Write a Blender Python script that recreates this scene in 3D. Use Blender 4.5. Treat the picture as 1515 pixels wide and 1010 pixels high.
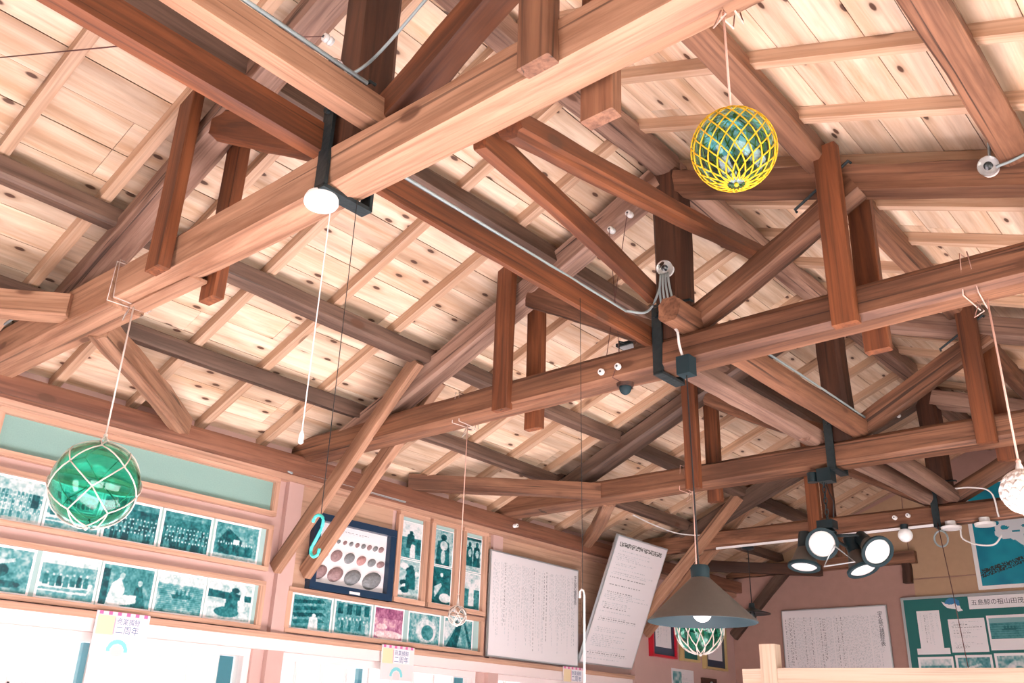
import bpy, bmesh, math, random
import numpy as np
from mathutils import Matrix, Vector

for o in list(bpy.data.objects): bpy.data.objects.remove(o, do_unlink=True)
random.seed(7)
scn = bpy.context.scene
COL = scn.collection
V = Vector

# ---------------------------------------------------------------- camera
cam_d = bpy.data.cameras.new('camera'); cam = bpy.data.objects.new('camera', cam_d); COL.objects.link(cam)
cam_d.sensor_width = 36.0; cam_d.lens = 1351.0 / 1515.0 * 36.0; cam_d.clip_start = 0.05
def cam_axes(yaw, pitch, roll):
    f = V((math.sin(yaw)*math.cos(pitch), math.cos(yaw)*math.cos(pitch), math.sin(pitch)))
    r = V((math.cos(yaw), -math.sin(yaw), 0)); u = r.cross(f)
    c, s = math.cos(roll), math.sin(roll)
    return c*r + s*u, -s*r + c*u, f
r_, u_, f_ = cam_axes(-0.7207, 0.40495, 0.03519)
M = Matrix((( r_.x, u_.x, -f_.x, 4.51), (r_.y, u_.y, -f_.y, 0.0), (r_.z, u_.z, -f_.z, 1.60), (0, 0, 0, 1)))
cam.matrix_world = M
scn.camera = cam

# ---------------------------------------------------------------- sky, sun, exposure
w = bpy.data.worlds.new('sky'); scn.world = w; w.use_nodes = True
bg = w.node_tree.nodes['Background']; bg.inputs[0].default_value = (0.93, 0.96, 1.0, 1); bg.inputs[1].default_value = 1.1
sun_d = bpy.data.lights.new('sun', 'SUN'); sun = bpy.data.objects.new('sun', sun_d); COL.objects.link(sun)
sun_d.energy = 66.0; sun_d.angle = math.radians(3); sun_d.color = (1.0, 0.95, 0.96)
sun.rotation_euler = V((-0.83, 0.12, -0.55)).to_track_quat('-Z', 'Y').to_euler()
scn.view_settings.view_transform = 'Standard'; scn.view_settings.look = 'None'
scn.view_settings.gamma = 1.0; scn.view_settings.use_curve_mapping = False
scn.view_settings.exposure = 0.22

# ---------------------------------------------------------------- materials
MATS = {}
def _mat(name):
    m = bpy.data.materials.new(name); m.use_nodes = True
    nt = m.node_tree; b = nt.nodes['Principled BSDF']; MATS[name] = m
    return m, nt, b
def plain(name, col, rough=0.5, metal=0.0, emit=None, estr=0.0, noise=0.0, nscale=30.0, bump=0.0):
    m, nt, b = _mat(name)
    b.inputs['Base Color'].default_value = (*col, 1); b.inputs['Roughness'].default_value = rough
    b.inputs['Metallic'].default_value = metal
    if emit: b.inputs['Emission Color'].default_value = (*emit, 1); b.inputs['Emission Strength'].default_value = estr
    if noise or bump:
        tc = nt.nodes.new('ShaderNodeTexCoord'); n = nt.nodes.new('ShaderNodeTexNoise')
        n.inputs['Scale'].default_value = nscale; n.inputs['Detail'].default_value = 5
        nt.links.new(tc.outputs['Object'], n.inputs['Vector'])
        if noise:
            mx = nt.nodes.new('ShaderNodeMix'); mx.data_type = 'RGBA'
            mx.inputs[6].default_value = (*[c*(1-noise) for c in col], 1); mx.inputs[7].default_value = (*[min(1, c*(1+noise)) for c in col], 1)
            nt.links.new(n.outputs['Fac'], mx.inputs[0]); nt.links.new(mx.outputs[2], b.inputs['Base Color'])
        if bump:
            bp = nt.nodes.new('ShaderNodeBump'); bp.inputs['Strength'].default_value = bump; bp.inputs['Distance'].default_value = 0.01
            nt.links.new(n.outputs['Fac'], bp.inputs['Height']); nt.links.new(bp.outputs[0], b.inputs['Normal'])
    return m
def wood(name, light, dark, knot=(0.10, 0.04, 0.02), grain=16.0, knots=0.0, crack=0.0, vary=0.25, rough=0.6, stain=0.0, bump=0.25, flat=False):
    """grain runs along each object's own X axis"""
    m, nt, b = _mat(name); N = nt.nodes.new; L = nt.links.new
    tc = N('ShaderNodeTexCoord'); oi = N('ShaderNodeObjectInfo')
    mul = N('ShaderNodeMath'); mul.operation = 'MULTIPLY'; mul.inputs[1].default_value = 53.0; L(oi.outputs['Random'], mul.inputs[0])
    cmb = N('ShaderNodeCombineXYZ'); [L(mul.outputs[0], cmb.inputs[i]) for i in range(3)]
    add = N('ShaderNodeVectorMath'); add.operation = 'ADD'; L(tc.outputs['Object'], add.inputs[0]); L(cmb.outputs[0], add.inputs[1])
    def stretched(sx, s, detail=4, rough_=0.6, dist=0.0):
        mp = N('ShaderNodeVectorMath'); mp.operation = 'MULTIPLY'; mp.inputs[1].default_value = (sx, s, s); L(add.outputs[0], mp.inputs[0])
        n = N('ShaderNodeTexNoise'); n.inputs['Scale'].default_value = 1.0; n.inputs['Detail'].default_value = detail
        n.inputs['Roughness'].default_value = rough_; n.inputs['Distortion'].default_value = dist; L(mp.outputs[0], n.inputs['Vector'])
        return n
    g = stretched(1.1, grain, 5, 0.65, 0.6)
    ramp = N('ShaderNodeValToRGB'); ramp.color_ramp.elements[0].position = 0.32; ramp.color_ramp.elements[1].position = 0.66
    ramp.color_ramp.elements[0].color = (*dark, 1); ramp.color_ramp.elements[1].color = (*light, 1)
    L(g.outputs['Fac'], ramp.inputs[0]); col = ramp.outputs[0]
    def darken(fac, c):
        nonlocal col
        mx = N('ShaderNodeMix'); mx.data_type = 'RGBA'; L(fac, mx.inputs[0]); L(col, mx.inputs[6]); mx.inputs[7].default_value = (*c, 1)
        col = mx.outputs[2]
    def mrange(src, a, b_, lo, hi):
        r = N('ShaderNodeMapRange'); r.inputs[1].default_value = a; r.inputs[2].default_value = b_; r.inputs[3].default_value = lo; r.inputs[4].default_value = hi
        L(src, r.inputs[0]); return r.outputs[0]
    fs_ = stretched(1.6, 75.0, 2, 0.5); darken(mrange(fs_.outputs['Fac'], 0.50, 0.72, 0, 0.22 if flat else 0.55), tuple(c*0.55 for c in dark))
    if stain:
        s = stretched(1.3, 11.0, 3, 0.55) if flat else stretched(0.9, 3.2, 2, 0.5); darken(mrange(s.outputs['Fac'], 0.48, 0.68, 0, stain), tuple(c*0.45 for c in dark))
    if crack:
        c = stretched(0.30, 30.0, 3, 0.55, 0.5); darken(mrange(c.outputs['Fac'], 0.625, 0.68, 0, crack), tuple(x*0.22 for x in dark))
    if knots:
        mp = N('ShaderNodeVectorMath'); mp.operation = 'MULTIPLY'; mp.inputs[1].default_value = (2.9, 7.0, 0.0) if flat else (2.6, 6.0, 6.0); L(add.outputs[0], mp.inputs[0])
        vo = N('ShaderNodeTexVoronoi'); vo.voronoi_dimensions = '2D' if flat else '3D'; vo.inputs['Scale'].default_value = 1.0; L(mp.outputs[0], vo.inputs['Vector'])
        darken(mrange(vo.outputs['Distance'], 0.06, 0.17 if flat else 0.24, 0.55*knots, 0), tuple(0.6*a + 0.4*k for a, k in zip(dark, knot)))
        darken(mrange(vo.outputs['Distance'], 0.05 if flat else 0.10, 0.075 if flat else 0.14, knots, 0), knot)
    hsv = N('ShaderNodeHueSaturation'); L(col, hsv.inputs['Color'])
    L(mrange(oi.outputs['Random'], 0, 1, 1-vary, 1+vary), hsv.inputs['Value'])
    L(hsv.outputs[0], b.inputs['Base Color']); b.inputs['Roughness'].default_value = rough
    bp = N('ShaderNodeBump'); bp.inputs['Strength'].default_value = bump; bp.inputs['Distance'].default_value = 0.004
    L(g.outputs['Fac'], bp.inputs['Height']); L(bp.outputs[0], b.inputs['Normal'])
    return m
wood('old_beam', (0.31, 0.145, 0.08), (0.095, 0.036, 0.018), grain=15, knots=0.85, crack=0.85, stain=0.5, vary=0.16, bump=0.6)
wood('pale_beam', (0.53, 0.30, 0.19), (0.25, 0.115, 0.062), grain=14, knots=0.8, crack=0.75, stain=0.35, vary=0.10, bump=0.5)
wood('red_beam', (0.26, 0.082, 0.028), (0.078, 0.022, 0.009), grain=16, knots=0.8, crack=0.7, stain=0.5, vary=0.15, bump=0.5)
wood('dark_post', (0.11, 0.04, 0.02), (0.04, 0.015, 0.009), grain=14, crack=0.5, stain=0.5, vary=0.12)
wood('log_grey', (0.44, 0.275, 0.205), (0.18, 0.09, 0.06), grain=12, knots=0.9, crack=0.95, stain=0.5, vary=0.15, bump=0.7)
wood('purlin_wood', (0.20, 0.12, 0.085), (0.075, 0.042, 0.029), grain=14, knots=0.7, crack=0.7, stain=0.6, vary=0.2, bump=0.6)
wood('rafter_wood', (0.64, 0.44, 0.31), (0.47, 0.28, 0.17), grain=22, knots=0.6, vary=0.10, bump=0.15)
wood('board_wood', (0.83, 0.67, 0.52), (0.56, 0.35, 0.21), knot=(0.07, 0.025, 0.012), grain=13, knots=0.95, stain=0.42, vary=0.16, bump=0.12, flat=True)
wood('frame_wood', (0.62, 0.38, 0.27), (0.48, 0.265, 0.175), grain=24, vary=0.08, bump=0.1)
wood('new_wood', (0.60, 0.47, 0.36), (0.53, 0.385, 0.275), grain=20, vary=0.05, bump=0.1)
wood('plywood', (0.56, 0.36, 0.25), (0.47, 0.27, 0.18), grain=5, stain=0.15, vary=0.07, bump=0.1)
wood('plate_wood', (0.31, 0.135, 0.08), (0.16, 0.06, 0.034), grain=16, knots=0.8, crack=0.3, vary=0.08, bump=0.3)
wood('floor_wood', (0.78, 0.72, 0.74), (0.70, 0.63, 0.65), grain=10, vary=0.05, bump=0.1)
plain('pink_wall', (0.56, 0.37, 0.33), 0.85, noise=0.07, nscale=6, bump=0.15)
plain('far_wall', (0.40, 0.235, 0.195), 0.9, noise=0.10, nscale=14, bump=0.15)
plain('tan_board', (0.44, 0.285, 0.175), 0.85, noise=0.08, nscale=22, bump=0.1)
plain('fill_cut_wall', (0.16, 0.11, 0.085), 0.9)  # dark brown so the unseen walls bounce little light sideways
plain('sash_white', (0.80, 0.70, 0.68), 0.5)
plain('sash_teal', (0.06, 0.24, 0.30), 0.4)
plain('felt_green', (0.24, 0.39, 0.345), 0.95, noise=0.10, nscale=160, bump=0.1)
plain('mat_teal', (0.36, 0.52, 0.51), 0.9)
plain('black_iron', (0.022, 0.034, 0.038), 0.55, 0.4, noise=0.3, nscale=40, bump=0.3)
plain('black_paint', (0.008, 0.022, 0.028), 0.35)
plain('enamel_grey', (0.085, 0.075, 0.066), 0.5, noise=0.12, nscale=50)
plain('enamel_teal', (0.003, 0.022, 0.03), 0.7)
plain('white_plastic', (0.86, 0.84, 0.83), 0.35)
plain('lamp_white', (0.9, 0.9, 0.9), 0.4, emit=(1, 0.98, 0.96), estr=0.12)
plain('porcelain', (0.85, 0.85, 0.84), 0.2)
plain('cable_grey', (0.30, 0.36, 0.37), 0.4)
plain('wire_brown', (0.10, 0.035, 0.03), 0.6)
plain('wire_black', (0.012, 0.013, 0.015), 0.5)
plain('rope_white', (0.66, 0.57, 0.52), 0.85)
plain('rope_pink', (0.74, 0.48, 0.40), 0.85)
plain('net_white', (0.86, 0.82, 0.80), 0.8)
plain('net_yellow', (0.86, 0.47, 0.006), 0.6)
plain('board_white', (0.82, 0.78, 0.79), 0.45)
plain('paper_white', (0.80, 0.77, 0.79), 0.6)
plain('alu', (0.50, 0.54, 0.56), 0.35, 0.6)
plain('display_green', (0.006, 0.135, 0.125), 0.6)
plain('navy_frame', (0.012, 0.035, 0.075), 0.3)
plain('ink', (0.03, 0.04, 0.06), 0.7)
plain('ink_blue', (0.10, 0.16, 0.30), 0.7)
plain('red_lacquer', (0.55, 0.012, 0.03), 0.35)
plain('gold_edge', (0.62, 0.48, 0.22), 0.4, 0.3)
plain('hook_teal', (0.06, 0.62, 0.58), 0.2)
plain('whale_blue', (0.03, 0.20, 0.42), 0.5)
plain('shell_a', (0.30, 0.19, 0.19), 0.45, noise=0.45, nscale=60, bump=0.6)
plain('shell_b', (0.20, 0.21, 0.22), 0.45, noise=0.45, nscale=60, bump=0.6)
plain('shell_c', (0.42, 0.22, 0.21), 0.45, noise=0.4, nscale=60, bump=0.6)
plain('ground_pale', (0.62, 0.60, 0.56), 0.9)
plain('roof_deck', (0.30, 0.20, 0.13), 0.9)
plain('knob_dark', (0.05, 0.06, 0.07), 0.4)
def glass(name, col, rough=0.02, ior=1.45):
    m, nt, b = _mat(name)
    b.inputs['Base Color'].default_value = (*col, 1); b.inputs['Roughness'].default_value = rough
    b.inputs['Transmission Weight'].default_value = 1.0; b.inputs['IOR'].default_value = ior
glass('glass_green', (0.22, 0.86, 0.70)); glass('glass_sea', (0.40, 0.80, 0.86)); glass('glass_clear', (0.95, 0.97, 0.97))
def pane_mat(name, tint, gloss):
    m = bpy.data.materials.new(name); m.use_nodes = True; nt = m.node_tree; nt.nodes.remove(nt.nodes['Principled BSDF'])
    t = nt.nodes.new('ShaderNodeBsdfTransparent'); t.inputs[0].default_value = (*tint, 1)
    g = nt.nodes.new('ShaderNodeBsdfGlossy'); g.inputs['Roughness'].default_value = 0.05
    mx = nt.nodes.new('ShaderNodeMixShader'); mx.inputs[0].default_value = gloss
    nt.links.new(t.outputs[0], mx.inputs[1]); nt.links.new(g.outputs[0], mx.inputs[2])
    nt.links.new(mx.outputs[0], nt.nodes['Material Output'].inputs[0]); MATS[name] = m
pane_mat('window_pane', (0.97, 0.98, 0.98), 0.05)
m, nt, b = _mat('print')
at = nt.nodes.new('ShaderNodeAttribute'); at.attribute_name = 'Col'
nt.links.new(at.outputs['Color'], b.inputs['Base Color']); b.inputs['Roughness'].default_value = 0.38

# ---------------------------------------------------------------- object helpers
MW = {}
def place(o, Mx, parent=None):
    MW[o.name] = Mx
    if parent is not None:
        o.parent = parent; o.matrix_basis = MW[parent.name].inverted() @ Mx
    else:
        o.matrix_basis = Mx
def tag(o, label=None, cat=None, group=None, kind=None):
    if label: o['label'] = label
    if cat: o['category'] = cat
    if group: o['group'] = group
    if kind: o['kind'] = kind
    return o
def empty(name, loc, label, cat, group=None, kind=None):
    o = bpy.data.objects.new(name, None); COL.objects.link(o); o.empty_display_size = 0.05
    place(o, Matrix.Translation(V(loc))); return tag(o, label, cat, group, kind)
def mesh_obj(name, verts, faces, mat, parent=None, Mx=None, smooth=None):
    me = bpy.data.meshes.new(name); me.from_pydata([tuple(v) for v in verts], [], faces); me.update()
    if smooth is not None:
        me.polygons.foreach_set('use_smooth', [True]*len(me.polygons))
        if smooth > 0: me.set_sharp_from_angle(angle=math.radians(smooth))
    me.materials.append(MATS[mat])
    o = bpy.data.objects.new(name, me); COL.objects.link(o)
    place(o, Mx if Mx is not None else Matrix.Identity(4), parent); return o
class MB:
    """collects shapes (world or local coordinates) for ONE mesh"""
    def __init__(s): s.v = []; s.f = []
    def add(s, vs, fs):
        k = len(s.v); s.v += [V(a) for a in vs]; s.f += [tuple(i+k for i in f) for f in fs]; return s
    def box(s, x0, x1, y0, y1, z0, z1):
        return s.add([(x0,y0,z0),(x1,y0,z0),(x1,y1,z0),(x0,y1,z0),(x0,y0,z1),(x1,y0,z1),(x1,y1,z1),(x0,y1,z1)],
                     [(0,3,2,1),(4,5,6,7),(0,1,5,4),(1,2,6,5),(2,3,7,6),(3,0,4,7)])
    def tube(s, pts, r, n=6, closed=False):
        pts = [V(p) for p in pts]; rings = []; m = len(pts)
        for i, p in enumerate(pts):
            a = pts[(i-1) % m] if (i > 0 or closed) else p; c = pts[(i+1) % m] if (i < m-1 or closed) else p
            d = (c-a); d = d.normalized() if d.length > 1e-9 else V((0,0,1))
            ref = V((0,0,1)) if abs(d.z) < 0.9 else V((0,1,0))
            e1 = d.cross(ref).normalized(); e2 = d.cross(e1)
            rr = r[i] if isinstance(r, (list, tuple)) else r
            rings.append([p + rr*(math.cos(2*math.pi*k/n)*e1 + math.sin(2*math.pi*k/n)*e2) for k in range(n)])
        vs = [q for R in rings for q in R]; fs = []
        for i in range(m if closed else m-1):
            j = (i+1) % m
            for k in range(n): fs.append((i*n+k, i*n+(k+1) % n, j*n+(k+1) % n, j*n+k))
        if not closed: fs += [tuple(range(n-1, -1, -1)), tuple((m-1)*n+k for k in range(n))]
        return s.add(vs, fs)
    def lathe(s, prof, c=(0,0,0), axis=(0,0,1), n=24, caps=True):
        """prof: list of (radius, distance along axis)"""
        ax = V(axis).normalized(); ref = V((0,0,1)) if abs(ax.z) < 0.9 else V((1,0,0))
        e1 = ax.cross(ref).normalized(); e2 = ax.cross(e1); c = V(c); vs = []; fs = []
        for r, h in prof:
            for k in range(n):
                a = 2*math.pi*k/n; vs.append(c + ax*h + max(r, 1e-4)*(math.cos(a)*e1 + math.sin(a)*e2))
        for i in range(len(prof)-1):
            for k in range(n): fs.append((i*n+k, i*n+(k+1) % n, (i+1)*n+(k+1) % n, (i+1)*n+k))
        if caps: fs += [tuple(range(n-1, -1, -1)), tuple((len(prof)-1)*n+k for k in range(n))]
        return s.add(vs, fs)
    def sphere(s, c, r, n=20, m=12, sq=(1,1,1)):
        prof = [(math.sin(math.pi*i/m), -math.cos(math.pi*i/m)) for i in range(m+1)]
        k = len(s.v); s.lathe(prof, (0,0,0), (0,0,1), n)
        for i in range(k, len(s.v)): q = s.v[i]; s.v[i] = V(c) + r*V((q.x*sq[0], q.y*sq[1], q.z*sq[2]))
        return s
    def build(s, name, mat, parent=None, smooth=None, origin=None):
        if origin is None:
            if parent is not None: Mx = MW[parent.name]; inv = Mx.inverted()
            else: Mx = Matrix.Identity(4); inv = None
        else: Mx = Matrix.Translation(V(origin)); inv = Mx.inverted()
        vs = s.v if inv is None else [inv @ q for q in s.v]
        return mesh_obj(name, vs, s.f, mat, parent, Mx, smooth)

def sm(pts, k=6):
    '''Catmull-Rom smoothing of a cable path'''
    P_ = [V(p) for p in pts]; P_ = [2*P_[0]-P_[1]] + P_ + [2*P_[-1]-P_[-2]]; out = []
    for i in range(1, len(P_)-2):
        a, b_, c, d = P_[i-1:i+3]
        for j in range(k):
            t = j/k; out.append(0.5*((2*b_) + (c-a)*t + (2*a-5*b_+4*c-d)*t*t + (3*b_-a-3*c+d)*t**3))
    return out + [P_[-2]]
def frame_for(p1, p2, roll=0.0):
    p1, p2 = V(p1), V(p2); d = (p2-p1); L = d.length; x = d/L
    ref = V((0,0,1)) if abs(x.z) < 0.93 else V((0,-1,0))
    y = ref.cross(x).normalized(); z = x.cross(y)
    if roll: y, z = math.cos(roll)*y + math.sin(roll)*z, -math.sin(roll)*y + math.cos(roll)*z
    Mx = Matrix(((x.x,y.x,z.x,p1.x),(x.y,y.y,z.y,p1.y),(x.z,y.z,z.z,p1.z),(0,0,0,1)))
    return Mx, L
RNG = random.Random(3)
def beam(name, p1, p2, w_, h_, mat, parent=None, sq=5.0, rough=0.004, bend=0.0, seg=10, roll=0.0, taper=1.0):
    """rough-hewn timber: local X along its length, w_ across, h_ high; sq 2 = round log, 8 = sharp square"""
    Mx, L = frame_for(p1, p2, roll); n = 16; vs = []; ph = [RNG.uniform(0, 6.28) for _ in range(4)]
    ang = [2*math.pi*k/n for k in range(n)]
    if sq >= 5:        # hewn square with chamfered arrises
        c_ = min(w_, h_)*(0.16 if sq < 6 else 0.07); a_, b_ = w_/2, h_/2; n = 8
        sec = [(a_, -b_+c_), (a_, b_-c_), (a_-c_, b_), (-a_+c_, b_), (-a_, b_-c_), (-a_, -b_+c_), (-a_+c_, -b_), (a_-c_, -b_)]
    else:
        sec = [(math.copysign(abs(math.cos(a))**(2/sq), math.cos(a))*w_/2, math.copysign(abs(math.sin(a))**(2/sq), math.sin(a))*h_/2) for a in ang]
    per = [RNG.uniform(-1, 1)*rough for _ in range(n)]
    for i in range(seg+1):
        t = i/seg; sc = 1 + (taper-1)*t
        oy = bend*math.sin(math.pi*t)*math.cos(ph[0]) + rough*math.sin(5*t+ph[1]); oz = bend*math.sin(math.pi*t)*math.sin(ph[0]) + rough*math.sin(4*t+ph[2])
        for k in range(n):
            yy, zz = sec[k][0]*sc, sec[k][1]*sc
            q = 1 + (per[k] + RNG.uniform(-.5, .5)*rough)/max(w_, h_)*2
            vs.append((t*L, yy*q + oy, zz*q + oz))
    fs = []
    for i in range(seg):
        for k in range(n): fs.append((i*n+k, i*n+(k+1) % n, (i+1)*n+(k+1) % n, (i+1)*n+k))
    fs += [tuple(range(n-1, -1, -1)), tuple(seg*n+k for k in range(n))]
    return mesh_obj(name, vs, fs, mat, parent, Mx, 30)
def stick(name, p1, p2, w_, h_, mat, parent=None, roll=0.0, bev=0.0):
    """sawn timber: plain box with its grain along local X"""
    Mx, L = frame_for(p1, p2, roll); b = MB().box(0, L, -w_/2, w_/2, -h_/2, h_/2)
    return mesh_obj(name, b.v, b.f, mat, parent, Mx)
def to_mesh_text(body, size, vertical=False):
    cu = bpy.data.curves.new('lettering', 'FONT'); cu.body = '\n'.join(body) if vertical else body
    cu.size = size; cu.space_line = 0.82 if vertical else 1.0
    t = bpy.data.objects.new('lettering_tmp', cu); COL.objects.link(t)
    dg = bpy.context.evaluated_depsgraph_get(); me = bpy.data.meshes.new_from_object(t.evaluated_get(dg))
    bpy.data.objects.remove(t); bpy.data.curves.remove(cu)
    return me
def text_on(parent, body, size, origin, xdir, ydir, mat, width=None, vertical=False, name='lettering'):
    me = to_mesh_text(body, size, vertical)
    if len(me.vertices) == 0: return None
    co = np.zeros(len(me.vertices)*3); me.vertices.foreach_get('co', co); co = co.reshape(-1, 3)
    if width: co[:, 0] *= width/max(1e-6, co[:, 0].max()-co[:, 0].min())
    co[:, 0] -= co[:, 0].min(); co[:, 1] -= co[:, 1].max()
    me.vertices.foreach_set('co', co.ravel()); me.materials.clear(); me.materials.append(MATS[mat])
    o = bpy.data.objects.new(name, me); COL.objects.link(o)
    x, y = V(xdir).normalized(), V(ydir).normalized(); z = x.cross(y)
    place(o, Matrix(((x.x,y.x,z.x,origin[0]),(x.y,y.y,z.y,origin[1]),(x.z,y.z,z.z,origin[2]),(0,0,0,1))), parent)
    return o

# ---- flat prints: small painted rasters stored as face colours on a grid
NP = np.random.RandomState(11)
def smooth_noise(h, w_, cells):
    g = NP.rand(cells+2, int(cells*w_/h)+3); ys = np.linspace(0, cells, h); xs = np.linspace(0, g.shape[1]-2, w_)
    y0 = ys.astype(int); x0 = xs.astype(int); fy = (ys-y0)[:, None]; fx = (xs-x0)[None]
    fy = fy*fy*(3-2*fy); fx = fx*fx*(3-2*fx)
    return (g[y0][:, x0]*(1-fy)*(1-fx) + g[y0+1][:, x0]*fy*(1-fx) + g[y0][:, x0+1]*(1-fy)*fx + g[y0+1][:, x0+1]*fy*fx)
def raster_obj(name, img, origin, xdir, ydir, W_, H_, parent, mat='print'):
    """img[row from top, col] linear rgb; origin = lower-left corner as seen by the viewer"""
    h, w_ = img.shape[:2]; x, y = V(xdir).normalized(), V(ydir).normalized(); z = x.cross(y)
    gx, gy = np.meshgrid(np.linspace(0, W_, w_+1), np.linspace(0, H_, h+1))
    co = np.stack([gx, gy, np.zeros_like(gx)], -1).reshape(-1, 3)
    i = np.arange(h)[:, None]*(w_+1) + np.arange(w_)[None]
    fc = np.stack([i, i+1, i+w_+2, i+w_+1], -1).reshape(-1, 4)
    me = bpy.data.meshes.new(name); me.from_pydata(co.tolist(), [], fc.tolist())
    ca = me.color_attributes.new('Col', 'FLOAT_COLOR', 'CORNER')
    flat = img[::-1].reshape(-1, 3); rgba = np.concatenate([flat, np.ones((len(flat), 1))], 1)
    ca.data.foreach_set('color', np.repeat(rgba, 4, axis=0).astype(np.float32).ravel())
    me.materials.append(MATS[mat]); o = bpy.data.objects.new(name, me); COL.objects.link(o)
    place(o, Matrix(((x.x,y.x,z.x,origin[0]),(x.y,y.y,z.y,origin[1]),(x.z,y.z,z.z,origin[2]),(0,0,0,1))), parent)
    return o
TEAL = np.array([(0.0, 0.045, 0.06), (0.005, 0.15, 0.165), (0.08, 0.30, 0.32), (0.38, 0.53, 0.54), (0.74, 0.74, 0.75)])
ROSE = np.array([(0.10, 0.02, 0.07), (0.30, 0.09, 0.19), (0.48, 0.22, 0.33), (0.68, 0.46, 0.48), (0.85, 0.74, 0.74)])
def toned(L_, pal=TEAL):
    L_ = np.clip(L_, 0, 1)*(len(pal)-1); i = np.minimum(L_.astype(int), len(pal)-2); f = (L_-i)[..., None]
    return pal[i]*(1-f) + pal[i+1]*f
def ell(L_, cx, cy, rx, ry, val):
    h, w_ = L_.shape; yy, xx = np.mgrid[0:h, 0:w_]
    L_[((xx/w_-cx)/rx)**2 + ((yy/h-cy)/ry)**2 < 1] = val
def poly(L_, pts, val):
    h, w_ = L_.shape; yy, xx = np.mgrid[0:h, 0:w_]; x = (xx+.5)/w_; y = (yy+.5)/h; ins = np.zeros_like(x, bool); j = len(pts)-1
    for i in range(len(pts)):
        (xi, yi), (xj, yj) = pts[i], pts[j]
        if yi != yj: ins ^= ((yi > y) != (yj > y)) & (x < (xj-xi)*(y-yi)/(yj-yi)+xi)
        j = i
    L_[ins] = val
def figure(L_, cx, top, hgt, coat, head=0.8, wid=0.06):
    poly(L_, [(cx-wid, top+hgt), (cx-wid*.8, top+hgt*.25), (cx, top+hgt*.16), (cx+wid*.8, top+hgt*.25), (cx+wid, top+hgt)], coat)
    ell(L_, cx, top+hgt*.09, wid*.42, hgt*.10, head)
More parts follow.
